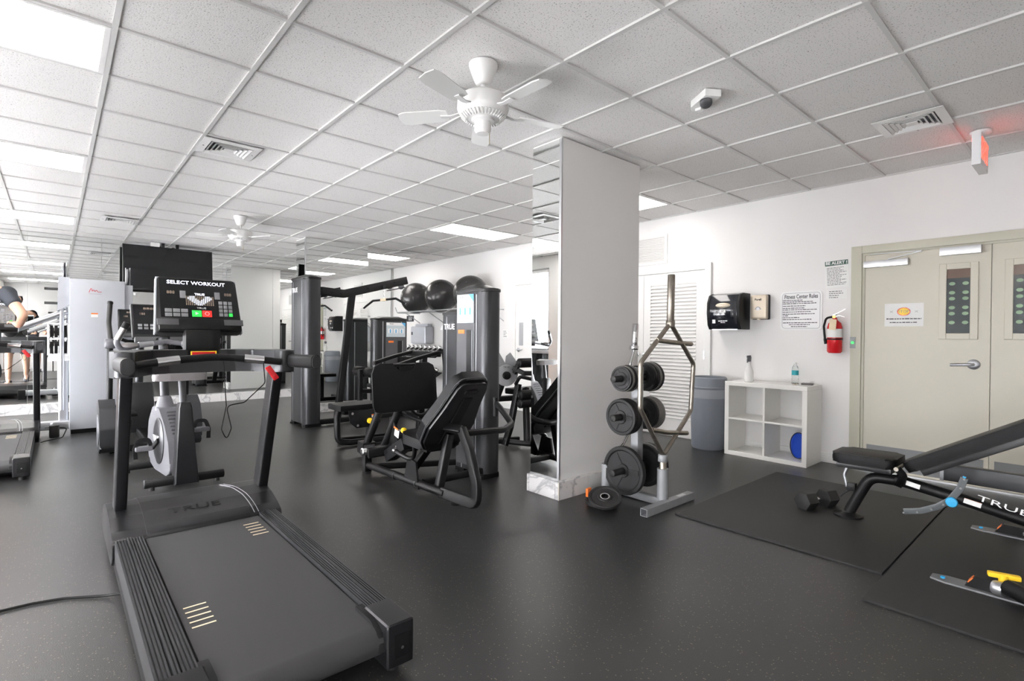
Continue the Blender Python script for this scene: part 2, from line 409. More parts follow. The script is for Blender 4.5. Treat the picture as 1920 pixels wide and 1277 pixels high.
# window wall on the left
wl = bpy.data.objects.new('wall_left', None); C.objects.link(wl); struct(wl)
Z0, Z1 = .12, 2.45
boxr('sill_course', (XL-.2, YF, 0), (XL, YB+.1, Z0), 'wall_paint', wl); boxr('lintel', (XL-.2, YF, Z1), (XL, YB+.1, CEIL+.1), 'wall_paint', wl)
pe = [YF] + [v for ab in WINS for v in ab] + [YB+.1]
for a, b in zip(pe[::2], pe[1::2]): boxr('pier', (XL-.2, a, Z0), (XL, b, Z1), 'wall_paint', wl)
for n, (a, b) in enumerate(WINS):
    wi = bpy.data.objects.new('window_%d' % (n+1), None); C.objects.link(wi); struct(wi); X = XL-.10
    for lo, hi in (((X-.03, a, Z0), (X+.03, a+.05, Z1)), ((X-.03, b-.05, Z0), (X+.03, b, Z1)), ((X-.03, a+.05, Z0), (X+.03, b-.05, Z0+.05)), ((X-.03, a+.05, Z1-.05), (X+.03, b-.05, Z1)),
                   ((X-.03, a+.05, .88), (X+.03, b-.05, .94)), ((X-.03, (a+b)/2-.025, Z0+.05), (X+.03, (a+b)/2+.025, .88))):
        boxr('window_frame', lo, hi, 'frame_alu', wi)
    for lo, hi in (((X-.003, a+.04, Z0+.04), (X+.003, (a+b)/2-.02, .89)), ((X-.003, (a+b)/2+.02, Z0+.04), (X+.003, b-.04, .89)), ((X-.003, a+.04, .93), (X+.003, b-.04, Z1-.04))):
        boxr('pane', lo, hi, 'window_glass', wi)
    rb = thing('roller_blind', 'white roller blind drawn down over the upper window pane', 'blind', (XL-.03, (a+b)/2, .95), 'roller blinds on the window wall')
    tube('roller', [(XL-.03, a+.03, 2.40), (XL-.03, b-.03, 2.40)], .028, 'white_enamel', rb)
    boxr('fabric', (XL-.0425, a+.05, .97), (XL-.0415, b-.05, 2.40), 'blind', rb)
    boxr('hem_bar', (XL-.05, a+.05, .95), (XL-.034, b-.05, .975), 'alu', rb); free()
# pillars
def pillar(x0, x1, y0, y1, front_mirror, nm):
    p = bpy.data.objects.new(nm, None); C.objects.link(p); struct(p)
    boxr('pillar_core', (x0, y0, 0), (x1, y1, CEIL), 'wall_paint', p)
    for lo, hi in (((x0-.006, y0+.003, .14), (x0, y1-.003, 2.50)), ((x0-.006, y0+.003, 2.505), (x0, y1-.003, CEIL-.012))):
        boxr('mirror_panel', lo, hi, 'mirror', p)
    if front_mirror:
        for lo, hi in (((x0+.003, y0-.006, .14), (x1-.003, y0, 2.50)), ((x0+.003, y0-.006, 2.505), (x1-.003, y0, CEIL-.012))): boxr('mirror_panel', lo, hi, 'mirror', p)
    boxr('edge_strip', (x0-.010, y0-.006, .135), (x0+.004, y0+.016, CEIL-.01), 'alu', p)
    boxr('edge_strip', (x0-.009, y0+.016, .128), (x0+.004, y1, .142), 'alu', p)
    # marble skirting, tile by tile
    for (ax, lo, hi, fix) in ((0, x0-.045, x1+.03, y0-.04), (1, y0-.04, y1, x0-.045)):
        v = lo; n = 0
        while v < hi-.01:
            e = min(v+(.33 if ax == 0 else .32), hi)
            if ax == 0: boxr('marble_tile', (v+.001, fix, 0), (e-.001, y0, .132), 'marble', p, bev=.002, seg=1)
            else: boxr('marble_tile', (fix, max(v, y0)+.001, 0), (x0, e-.001, .132), 'marble', p, bev=.002, seg=1)
            v = e
    boxr('corner_grout', (x0-.046, y0-.041, 0), (x0-.038, y0-.033, .131), 'grout', p)
    return p
pillar(2.80, 3.77, 2.64, 2.945, False, 'pillar_near')
pillar(2.84, 3.85, 7.97, 8.36, True, 'pillar_far')
# ---------------------------------------------------------------- double door on the right wall
def louvre_slats(parent, y0, y1, z0, z1, x, n, m='door_white', ang=38):
    h = (z1-z0)/n; bm = bmesh.new(); add_box(bm, ORG, (.007, y1-y0, h*1.15), Matrix.Rotation(rad(ang), 3, 'Y')); o = fin('slat', bm, m, parent, 0); me = o.data
    o.location = Vector((x, (y0+y1)/2, z0+h*.5))-ORG
    for k in range(1, n):
        o = bpy.data.objects.new('slat', me); C.objects.link(o); o.parent = parent; o.location = Vector((x, (y0+y1)/2, z0+h*(k+.5)))-ORG
free()
d1 = bpy.data.objects.new('door_1', None); C.objects.link(d1); struct(d1)
YA, YM, YZ, ZT = 1.465, .583, -.30, 1.985
boxr('door_frame', (XR-.05, YA, 0), (XR+.01, YA+.085, ZT+.07), 'trim_paint', d1, bev=.004)
boxr('door_frame', (XR-.05, YZ-.085, 0), (XR+.01, YZ, ZT+.07), 'trim_paint', d1, bev=.004)
boxr('door_frame', (XR-.05, YZ, ZT), (XR+.01, YA, ZT+.07), 'trim_paint', d1, bev=.004)
boxr('door_stop', (XR-.030, YA-.02, 0), (XR+.005, YA, ZT), 'trim_paint', d1)
boxr('door_stop', (XR-.030, YZ, ZT-.018), (XR+.005, YA-.02, ZT), 'trim_paint', d1)
for (a, b, hy) in ((YM+.002, YA-.02, YM+.10), (YZ+.002, YM-.002, None)):
    l = boxr('door_leaf', (XR-.022, a, .012), (XR+.004, b, ZT-.018), 'door_paint', d1, bev=.002, seg=1)
    boxr('kick_plate', (XR-.0245, a+.03, .03), (XR-.021, b-.03, .235), 'kick', l)
    wy0, wy1 = (a+.125, a+.275) if hy else (b-.275, b-.125)
    wz0, wz1 = PX(1780, 625, XR)[2], PX(1780, 506, XR)[2]
    wf = None
    for lo, hi in (((XR-.036, wy0-.05, wz0-.05), (XR-.02, wy0, wz1+.05)), ((XR-.036, wy1, wz0-.05), (XR-.02, wy1+.05, wz1+.05)), ((XR-.036, wy0, wz0-.05), (XR-.02, wy1, wz0)), ((XR-.036, wy0, wz1), (XR-.02, wy1, wz1+.05))):
        boxr('window_frame', lo, hi, 'door_paint', l, bev=.003, seg=1)
    boxr('window_film', (XR-.0235, wy0, wz0), (XR-.021, wy1, wz1), 'dark_teal', l)
    boxr('shade_roll', (XR-.0265, wy0, wz1-.075), (XR-.0232, wy1, wz1), 'wood_brown', l)
    for q in range(2):
        for k in range(6):
            zc = wz1-.12-(k+.2*(k % 2))*.062; yc = wy0+.03+.085*q
            bm = bmesh.new(); add_lathe(bm, [(.0, 0), (.021, .0005), (.0, .001)], (0, 0, 0), (-1, 0, 0), 10)
            bmesh.ops.scale(bm, vec=(1, 1, .72), verts=bm.verts); bmesh.ops.translate(bm, verts=bm.verts, vec=(XR-.0237, yc, zc)); fin('leaf_print', bm, 'leaf_print', l, 0)
    boxr('glazing', (XR-.0300, wy0, wz0), (XR-.0285, wy1, wz1), 'window_glass', l)
    if hy:
        cyl('lever_rose', (XR-.021, hy, 1.0), (XR-.034, hy, 1.0), .042, 'silver', l, 24, .006)
        tube('lever', [(XR-.03, hy, 1.0), (XR-.075, hy, 1.0), (XR-.078, hy+.14, .992)], .011, 'silver', l, .02, 12)
boxr('threshold', (XR-.06, YZ-.05, 0), (XR+.01, YA+.05, .012), 'alu', d1)
# closers on the door
def on_wall(x, y): return PX(x, y, XR)
cl = thing('door_closer', 'silver door closer box with folding arm at the door hinge corner', 'door closer', (XR-.022, 1.3, 1.83))
p, q = PX(1620, 497, XR-.05), PX(1703, 495, XR-.05)
boxr('closer_box', (XR-.075, q.y, p.z-.028), (XR-.021, p.y, p.z+.028), 'alu', cl, bev=.004)
flat('closer_arm', [(XR-.06, q.y+.15, p.z+.03), (XR-.09, q.y-.10, p.z+.075)], .022, .006, 'alu', cl)
flat('closer_arm', [(XR-.085, q.y-.10, p.z+.078), (XR-.045, q.y+.28, p.z+.092)], .022, .006, 'alu', cl)
cl = thing('door_closer', 'plain silver operator box near the meeting edge of the doors', 'door closer', (XR-.022, .8, 1.9))
p, q = PX(1763, 473, XR-.05), PX(1841, 466, XR-.05)
boxr('closer_box', (XR-.085, q.y, p.z-.032), (XR-.021, p.y, p.z+.032), 'alu', cl, bev=.004)
# louvred closet door
free()
d2 = bpy.data.objects.new('door_2', None); C.objects.link(d2); struct(d2)
c0, c1 = 2.94, 4.74
boxr('door_frame', (XR-.03, c0, 0), (XR+.004, c0+.075, 2.06), 'white', d2, bev=.006); boxr('door_frame', (XR-.03, c1-.075, 0), (XR+.004, c1, 2.06), 'white', d2, bev=.006)
boxr('door_frame', (XR-.03, c0+.075, 1.985), (XR+.004, c1-.075, 2.06), 'white', d2, bev=.006)
ym = (c0+c1)/2
for a, b, s in ((c0+.08, ym-.002, 1), (ym+.002, c1-.08, -1)):
    lf = boxr('door_backing', (XR-.004, a, .01), (XR+.003, b, 1.98), 'door_white', d2)
    for lo, hi in (((XR-.02, a, .01), (XR-.002, a+.10, 1.98)), ((XR-.02, b-.10, .01), (XR-.002, b, 1.98)), ((XR-.02, a+.1, .01), (XR-.002, b-.1, .22)), ((XR-.02, a+.1, 1.84), (XR-.002, b-.1, 1.98))):
        boxr('rail', lo, hi, 'door_white', lf)
    louvre_slats(lf, a+.10, b-.10, .22, 1.84, XR-.011, 38)
    lathe('knob', [(.012, 0), (.012, .03), (.028, .045), (.026, .06), (0, .066)], (XR-.02, (b-.05 if s > 0 else a+.05), .98), 'chrome', lf, (-1, 0, 0), 16)
    for z in (.4, 1.0, 1.7): boxr('hinge', (XR-.034, (a-.012 if s > 0 else b), z-.05), (XR-.018, (a if s > 0 else b+.012), z+.05), 'alu', lf)
# far restroom door
d3 = bpy.data.objects.new('door_3', None); C.objects.link(d3); struct(d3)
e0, e1 = 5.38, 6.34
boxr('door_frame', (XR-.03, e0, 0), (XR+.004, e0+.06, 2.08), 'door_white', d3, bev=.004); boxr('door_frame', (XR-.03, e1-.06, 0), (XR+.004, e1, 2.08), 'door_white', d3, bev=.004)
boxr('door_frame', (XR-.03, e0+.06, 2.02), (XR+.004, e1-.06, 2.08), 'door_white', d3, bev=.004)
lf = boxr('door_leaf', (XR-.012, e0+.06, .01), (XR+.003, e1-.06, 2.02), 'door_white', d3)
boxr('push_plate', (XR-.0145, e1-.24, 1.05), (XR-.011, e1-.14, 1.42), 'alu', lf)
cyl('lever_rose', (XR-.012, e1-.13, .98), (XR-.024, e1-.13, .98), .035, 'silver', lf, 20, .004)
tube('lever', [(XR-.02, e1-.13, .98), (XR-.065, e1-.13, .98), (XR-.068, e1-.25, .975)], .010, 'silver', lf, .02)
boxr('room_sign', (XR-.016, e0+.38, 1.5), (XR-.011, e0+.52, 1.66), 'ink', lf)
# ================================================================ CEILING THINGS
LIGHT_LABEL = {(-2, 0): 'glowing ceiling light panel over the windows side of the front treadmill', (-2, 4): 'glowing ceiling light panel over the rear end of the occupied treadmill',
    (-2, 9): 'glowing ceiling light panel in front of the mirror beside the silver cabinet', (-2, -4): 'glowing ceiling light panel over the tripod, seen in the mirror',
    (6, 0): 'glowing ceiling light panel partly hidden behind the near pillar by the closet', (6, 4): 'glowing ceiling light panel between near pillar and restroom door wall', (6, 9): 'glowing ceiling light panel beside the mirrored far pillar'}
for k, (i, j) in enumerate(LIGHTS):
    x0, y0 = GX0+GX*i, GY0+GY*j; x1, y1 = x0+2*GX, y0+GY
    t = thing('ceiling_light' if j > -4 else 'ceiling_light_offscreen', LIGHT_LABEL[(i, j)], 'ceiling light', (x0+GX, y0+GY/2, CEIL-.005), 'recessed ceiling light panels')
    for lo, hi in (((x0+.012, y0+.012, CEIL-.005), (x0+.04, y1-.012, CEIL+.01)), ((x1-.04, y0+.012, CEIL-.005), (x1-.012, y1-.012, CEIL+.01)), ((x0+.04, y0+.012, CEIL-.005), (x1-.04, y0+.035, CEIL+.01)), ((x0+.04, y1-.035, CEIL-.005), (x1-.04, y1-.012, CEIL+.01))):
        boxr('frame', lo, hi, 'white_enamel', t)
    boxr('diffuser', (x0+.038, y0+.033, CEIL-.006), (x1-.038, y1-.033, CEIL+.006), 'troffer', t)
def vent(cx, cy, s, label):
    t = thing('ceiling_vent', label, 'vent', (cx, cy, CEIL-.02), 'square ceiling air vents'); z = CEIL-.004
    h = s*.70; bm = bmesh.new(); lo_ = [bm.verts.new((cx+sx*h, cy+sy*h, z)) for sx, sy in ((-1, -1), (1, -1), (1, 1), (-1, 1))]; hi_ = [bm.verts.new(v.co+Vector((0, 0, .098))) for v in lo_]
    for k in range(4): bm.faces.new((lo_[k], lo_[(k+1) % 4], hi_[(k+1) % 4], hi_[k]))
    bm.faces.new(hi_); fin('duct', bm, 'rack_grey', t, 0)       # open sheet metal duct above the louvres
    def ring(nm, r0, r1, za, zb):
        bm = bmesh.new(); A = [bm.verts.new((cx+sx*r0, cy+sy*r0, za)) for sx, sy in ((-1, -1), (1, -1), (1, 1), (-1, 1))]; B = [bm.verts.new((cx+sx*r1, cy+sy*r1, zb)) for sx, sy in ((-1, -1), (1, -1), (1, 1), (-1, 1))]
        A2 = [bm.verts.new(v.co+Vector((0, 0, .003))) for v in A]; B2 = [bm.verts.new(v.co+Vector((0, 0, .003))) for v in B]
        for k in range(4):
            n = (k+1) % 4; bm.faces.new((A[k], A[n], B[n], B[k])); bm.faces.new((A2[k], A2[n], B2[n], B2[k])); bm.faces.new((A[k], A[n], A2[n], A2[k])); bm.faces.new((B[k], B[n], B2[n], B2[k]))
        fin(nm, bm, 'white_enamel', t, 0)
    ring('frame', s, s*.74, z-.008, z-.012)
    for k, r in enumerate((.70, .56, .42, .28)): ring('louvre', s*r, s*(r-.085), z-.016, z-.004)
    boxr('core', (cx-s*.16, cy-s*.16, z-.014), (cx+s*.16, cy+s*.16, z-.010), 'white_enamel', t)
    for sx, sy in ((-1, -1), (1, 1)): cyl('screw', (cx+sx*s*.87, cy, z-.0095), (cx+sx*s*.87, cy, z-.0125), .006, 'ink_grey', t, 8)
vent(1.03, 4.60, .20, 'white square ceiling vent in the tile next to the silver cabinet side runner')
vent(.63, 8.45, .20, 'white square ceiling vent above the silver cable cabinet near the mirror')
vent(4.34, .86, .19, 'white square ceiling vent beside the lit exit sign')
vent(4.66, 8.22, .20, 'white square ceiling vent beside the mirrored far pillar')
def fan(cx, cy, ang, label):
    t = thing('ceiling_fan', label, 'ceiling fan', (cx, cy, CEIL-.42), 'white ceiling fans'); Z = CEIL
    lathe('canopy', [(.078, 0), (.078, -.012), (.072, -.03), (.055, -.075), (.042, -.105), (.030, -.112), (0, -.113)], (cx, cy, Z), 'white_enamel', t, seg=28)
    cyl('downrod', (cx, cy, Z-.10), (cx, cy, Z-.19), .013, 'white_enamel', t)
    h = lathe('motor_housing', [(.03, -.16), (.10, -.165), (.137, -.19), (.140, -.245), (.134, -.262), (.105, -.292), (.07, -.297), (0, -.297)], (cx, cy, Z), 'white_enamel', t, seg=36)
    for k in range(36):
        a = 2*pi*k/36; box('vent_fin', (cx+.106*cos(a), cy+.106*sin(a), Z-.2905), (.034, .006, .012), 'white_enamel', h, Matrix.Rotation(a, 3, 'Z') @ Matrix.Rotation(rad(-42), 3, 'Y'))
    lathe('switch_housing', [(.062, -.295), (.062, -.31), (.045, -.315), (.045, -.36), (.035, -.375), (0, -.378)], (cx, cy, Z), 'white_enamel', t, seg=28)
    tube('pull_chain', [(cx+.03, cy-.02, Z-.34), (cx+.031, cy-.021, Z-.43)], .0015, 'brass', t, seg=6)
    for k in range(5):
        a = ang+2*pi*k/5; d = Vector((cos(a), sin(a), 0)); n = Vector((-sin(a), cos(a), 0)); o = Vector((cx, cy, Z-.255))
        flat('blade_iron', [o+d*.125, o+d*.18+Vector((0, 0, -.012)), o+d*.24+Vector((0, 0, -.008))], .03, .006, 'white_enamel', t, .01)
        b_ = [(.20, -.040), (.24, -.05), (.44, -.056), (.475, -.045), (.485, 0), (.475, .045), (.44, .056), (.24, .05), (.20, .040)]
        mt = frame3(o+Vector((0, 0, -.006)), d, n*cos(.2)+Vector((0, 0, sin(.2))))
        prism('blade', b_, mt, .006, 'blade_white', t)
fan(1.739, 2.23, .95, 'white ceiling fan hanging in front of the pillar with mirror side')
fan(1.739, 7.15, .3, 'white ceiling fan hanging between the television and far pillar')
# detector
cx, cy = 2.97, 1.62
t = thing('motion_detector', 'small white angled detector with round grey lens on ceiling tile', 'detector', (cx, cy, CEIL-.06))
prism('housing', [(-.11, -.05), (.07, -.055), (.11, -.02), (.11, .03), (.06, .055), (-.11, .05)], frame3((cx, cy, CEIL-.045), (.55, .83, 0), (-.83, .55, 0)), .045, 'white', t, bev=.008)
cyl('lens', (cx-.02, cy-.02, CEIL-.02), (cx-.055, cy-.045, CEIL-.075), .035, 'panel_grey', t, 20, .006)
boxr('bracket', (cx+.02, cy+.03, CEIL-.06), (cx+.06, cy+.07, CEIL-.02), 'white', t, bev=.005)
# exit sign
t = thing('exit_sign', 'white exit sign with glowing red letters hanging from ceiling', 'exit sign', (4.88, .58, 2.40))
lathe('canopy', [(.06, 0), (.06, -.015), (.04, -.03), (0, -.03)], (4.9, .58, CEIL), 'exit_white', t)
b = boxr('sign_body', (4.72, .555, 2.40), (5.05, .605, 2.62), 'exit_white', t, bev=.005)
boxr('mount', (4.84, .565, 2.61), (4.94, .595, CEIL-.02), 'exit_white', t)
text('lettering', 'EXIT', .20, (4.885, .5535, 2.51), (1, 0, 0), (0, 0, 1), 'exit_red', b, squeeze=.72, bold=.004)
text('lettering', 'EXIT', .20, (4.885, .6065, 2.51), (-1, 0, 0), (0, 0, 1), 'exit_red', b, squeeze=.72, bold=.004)
# television
t = thing('television', 'black flat television hung from ceiling in front of the mirror', 'television', (1.4, 10.1, 1.9))
mt = frame3((1.405, 10.12, 2.245), (1, 0, 0), (0, .10, 1)); R3 = rot3(mt)
def L3(mt, x, y, z): return mt @ Vector((x, y, z))
box('bezel', L3(mt, 0, 0, -.01), (1.24, .715, .05), 'satin_black', t, R3, .006)
box('screen', L3(mt, 0, .005, .0158), (1.215, .685, .003), 'tv_screen', t, R3)
boxr('ceiling_bracket', (1.30, 10.15, 2.55), (1.34, 10.22, CEIL-.004), 'black', t); boxr('ceiling_bracket', (1.50, 10.15, 2.55), (1.54, 10.22, CEIL-.004), 'black', t)
boxr('junction_box', (1.15, 10.13, 2.60), (1.27, 10.2, CEIL-.004), 'white', t)
tube('power_cord', [(.83, 10.16, 1.95), (.88, 10.2, 1.6), (.95, 10.25, 1.2), (.97, 10.26, .9)], .005, 'cord', t, .1, 6)
# ================================================================ THINGS ON AND BY THE RIGHT WALL
def wallrect(x0, y0, x1, y1, X=None):   # pixel rectangle on the right wall -> (y_left, y_right, z_low, z_high)
    X = X or XR; a, b = PX(x0, (y0+y1)/2, X), PX(x1, (y0+y1)/2, X); xm = (x0+x1)/2
    return a.y, b.y, PX(xm, y1, X).z, PX(xm, y0, X).z
def wall_mtx(y, z, d=.004): return frame3((XR-d, y, z), (0, -1, 0), (0, 0, 1))    # x to the right as seen, facing into the room
def print_line(mt, x0, x1, y, h, parent, m='ink'):      # one row of fine print too small to read
    bm = bmesh.new(); x = x0
    while x < x1-.002:
        l = min(random.uniform(.012, .034), x1-x); q = random.uniform(.75, 1.)*h
        bm.faces.new([bm.verts.new(mt @ Vector(c)) for c in ((x, y-h/2, 0), (x+l, y-h/2, 0), (x+l, y-h/2+q, 0), (x, y-h/2+q, 0))]); x += l+.004
    return fin('print_line', bm, m, parent, 0)
# air grille
ya, yb, za, zb = 4.0, PX(1252, 460, XR).y, PX(1240, 495, XR).z, PX(1240, 440, XR).z
t = thing('wall_vent', 'white slatted return air grille above the louvred closet door', 'vent', (XR, (ya+yb)/2, za))
for lo, hi in (((XR-.015, yb, za), (XR, yb+.035, zb)), ((XR-.015, ya-.035, za), (XR, ya, zb)), ((XR-.015, yb+.035, za), (XR, ya-.035, za+.03)), ((XR-.015, yb+.035, zb-.03), (XR, ya-.035, zb))): boxr('frame', lo, hi, 'white_enamel', t)
boxr('duct', (XR-.002, yb+.03, za+.02), (XR+.002, ya-.03, zb-.02), 'rack_grey', t)
louvre_slats(t, yb+.035, ya-.035, za+.03, zb-.03, XR-.008, 15, 'white_enamel', -42)
# paper towel dispenser
ya, yb, za, zb = wallrect(1338, 551, 1399, 618, XR-.1)
t = thing('paper_towel_dispenser', 'glossy black curved paper towel dispenser mounted on white wall', 'towel dispenser', (XR, (ya+yb)/2, za))
h = zb-za; pr = [(0, 0), (.20, 0), (.235, h*.12), (.255, h*.45), (.25, h*.75), (.21, h*.95), (.16, h), (0, h)]
mt = Matrix(((-1, 0, 0, XR), (0, 0, 1, yb+.03), (0, 1, 0, za), (0, 0, 0, 1)))
prism('cover', pr, mt, ya-yb-.06, 'smoke_plastic', t, bev=.006)
pr2 = [(x*1.01 if x else 0, y) for x, y in pr]
for y in (yb, ya-.03): prism('side_cheek', pr2, Matrix(((-1, 0, 0, XR), (0, 0, 1, y), (0, 1, 0, za), (0, 0, 0, 1))), .03, 'black', t, bev=.008)
ym = (ya+yb)/2
bm = bmesh.new(); bmesh.ops.create_uvsphere(bm, u_segments=24, v_segments=12, radius=1.); bmesh.ops.transform(bm, matrix=Matrix.Translation((XR-.249, ym, za+h*.66)) @ Matrix.Diagonal((.012, .085, .028, 1)), verts=bm.verts); fin('paper_roll_window', bm, 'champagne', t)
boxr('chute', (XR-.21, yb+.04, za-.006), (XR-.15, ya-.04, za+.004), 'alu', t)
mtl = frame3((XR-.2565, ym, za+h*.50), (0, -1, 0), (0, 0, 1)); box('logo_label', mtl @ Vector((0, 0, .0)), (.066, .034, .004), 'print_white', t, rot3(mtl)); text('lettering', 'GP', .026, mtl @ Vector((0, 0, .0028)), (0, -1, 0), (0, 0, 1), 'ink', t)
mtl = frame3((XR-.247, ym, za+h*.22), (0, -1, 0), (-.12, 0, 1)); print_line(mtl @ Matrix.Translation((0, 0, .004)), -.05, .05, .006, .014, t, 'print_white'); print_line(mtl @ Matrix.Translation((0, 0, .004)), -.025, .025, -.012, .008, t, 'print_white'); box('symbol_label', mtl.translation+Vector((-.002, .1, .0)), (.004, .034, .04), 'print_white', t)
# soap dispenser
ya, yb, za, zb = wallrect(1409, 553, 1440, 599, XR-.06); h = zb-za; ym = (ya+yb)/2; wd = ya-yb
t = thing('soap_dispenser', 'champagne coloured soap dispenser with dark back plate on wall', 'soap dispenser', (XR, ym, za))
box('back_plate', (XR-.02, ym, za+h/2), (.04, wd+.004, h+.004), 'ink', t, bev=.018, seg=3)
box('cover', (XR-.065, ym, za+h/2), (.07, wd-.006, h-.004), 'champagne', t, bev=.025, seg=4)
cyl('sight_button', (XR-.098, ym, za+h*.42), (XR-.104, ym, za+h*.42), .017, 'silver', t, 20)
prism('push_face', [(-.035, -.01), (.035, -.01), (.02, .012), (0, .022), (-.02, .012)], frame3((XR-.1003, ym, za+h*.44), (0, -1, 0), (0, 0, 1)), .002, 'ink_grey', t)
text('lettering', 'Purell', .03, (XR-.1015, ym, za+h*.8), (0, -1, 0), (0, .1, 1), 'ink', t, bold=.001)
boxr('nozzle', (XR-.09, ym-.014, za-.008), (XR-.06, ym+.014, za+.01), 'champagne', t, bev=.004)
# rules sign
ya, yb, za, zb = wallrect(1464, 546, 1542, 619); wd, h, ym, zm = ya-yb, zb-za, (ya+yb)/2, (za+zb)/2
t = thing('rules_sign', 'white rounded Fitness Center Rules notice on the wall', 'sign', (XR, ym, za))
prism('panel', rrect(wd, h, .035, 4), wall_mtx(ym, zm, .0), .008, 'print_white', t)
tube('border_line', [wall_mtx(ym, zm, .0085) @ Vector((x, y, 0)) for x, y in rrect(wd-.035, h-.035, .03, 4)], .0015, 'ink_grey', t, closed=True, seg=4)
text('title', 'Fitness Center Rules', .058, wall_mtx(ym, zm+h*.36, .0085).translation, (0, -1, 0), (0, 0, 1), 'ink', t, bold=.001, fit=wd*.80)
mtp = wall_mtx(ym, zm, .0086)
for x0, x1, y in ((95, 515, 235), (95, 725, 270), (95, 800, 305), (95, 570, 355), (95, 545, 400), (95, 800, 435), (95, 685, 480), (95, 760, 525), (95, 205, 560), (95, 445, 600), (95, 695, 640), (95, 810, 710), (225, 665, 748), (270, 610, 790)):
    print_line(mtp, (x0-472)/865*wd, (x1-472)/865*wd, (457-y)/815*h, .0085, t)
    if x0 == 95 and y not in (560, 710): box('bullet', mtp @ Vector(((83-472)/865*wd, (457-y)/815*h, 0)), (.001, .005, .005), 'ink', t)
# BE ALERT notice
ya, yb, za, zb = wallrect(1547, 488, 1592, 539); wd, h, ym, zm = ya-yb, zb-za, (ya+yb)/2, (za+zb)/2
t = thing('alert_notice', 'paper notice with dark green BE ALERT banner taped to wall', 'notice', (XR, ym, za))
mt = wall_mtx(ym, zm, .001) @ Matrix.Rotation(rad(2.5), 4, 'Z')
box('sheet', mt @ Vector((0, 0, .001)), (wd, h, .002), 'paper', t, rot3(mt))
box('banner', mt @ Vector((0, h*.40, .0025)), (wd*.96, h*.17, .001), 'sign_green', t, rot3(mt))
text('title', 'BE ALERT !', h*.155, mt @ Vector((0, h*.40, .0035)), (0, -1, 0), mt.to_3x3() @ Vector((0, 1, 0)), 'print_white', t, bold=.001, fit=wd*.88)
lines_of_print('fine_print', mt @ Matrix.Translation((0, -h*.08, .002)), wd*.82, h*.68, 12, 'ink_grey', t)
ya, yb, za, zb = wallrect(1549, 543, 1588, 561); wd, h, ym, zm = ya-yb, zb-za, (ya+yb)/2, (za+zb)/2
t = thing('small_notice', 'small plain paper notice pinned under the green banner notice', 'notice', (XR, ym, za))
boxr('sheet', (XR-.002, yb, za), (XR, ya, zb), 'paper', t); lines_of_print('fine_print', wall_mtx(ym, zm, .0025), wd*.7, h*.85, 4, 'ink_grey', t)
# extinguisher
top, bot = PX(1565, 600, XR-.09), PX(1565, 662, XR-.09); yc = top.y; r = .062; X = XR-.085
t = thing('fire_extinguisher', 'red fire extinguisher with black hose and paper tag hung on wall', 'extinguisher', (X, yc, bot.z))
zb, zt = bot.z, top.z
lathe('cylinder', [(0, .0), (r*.8, .0), (r, .015), (r, (zt-zb)*.78), (r*.85, (zt-zb)*.9), (r*.35, (zt-zb)*1.0), (r*.3, (zt-zb)*1.06), (0, (zt-zb)*1.06)], (X, yc, zb), 'red', t, seg=28)
lathe('label_band', [(r+.0008, 0), (r+.0008, (zt-zb)*.26)], (X, yc, zb+(zt-zb)*.47), 'paper', t, seg=28)
lathe('strap', [(r+.002, 0), (r+.004, .002), (r+.004, .012), (r+.002, .014)], (X, yc, zb+(zt-zb)*.40), 'black', t, seg=28)
cyl('valve', (X, yc, zt+.01), (X, yc, zt+.05), .018, 'chrome', t)
flat('lever', [(X-.01, yc+.015, zt+.045), (X-.01, yc-.03, zt+.065), (X-.01, yc-.09, zt+.10)], .02, .005, 'chrome', t, .01); flat('carry_handle', [(X-.01, yc+.01, zt+.03), (X-.01, yc-.05, zt+.04), (X-.01, yc-.085, zt+.025)], .02, .005, 'chrome', t, .01)
tube('hose', [(X-.01, yc+.015, zt+.03), (X-.015, yc+.07, zt+.02), (X-.01, yc+.09, zt-.06), (X-.01, yc+.078, zb+.12)], .010, 'black', t, .04)
cyl('hose_nozzle', (X-.01, yc+.078, zb+.135), (X-.01, yc+.07, zb+.085), .014, 'black', t)
box('tag', (X-r-.012, yc-.005, zt-.045), (.003, .058, .10), 'cream', t, Matrix.Rotation(rad(4), 3, 'X'))
lathe('gauge', [(.014, 0), (.014, .01), (0, .01)], (X-.016, yc, zt+.03), 'brass', t, (-1, 0, 0), 16)
# exit button on the door frame
ya, yb, za, zb = wallrect(1597, 632, 1607, 653); t = thing('exit_button', 'steel door release plate with green lit button on frame', 'push button', (XR-.05, (ya+yb)/2, za))
boxr('plate', (XR-.0535, yb, za), (XR-.049, ya, zb), 'kick', t); cyl('button', (XR-.053, (ya+yb)/2, (za+zb)/2), (XR-.060, (ya+yb)/2, (za+zb)/2), .013, 'green_led', t)
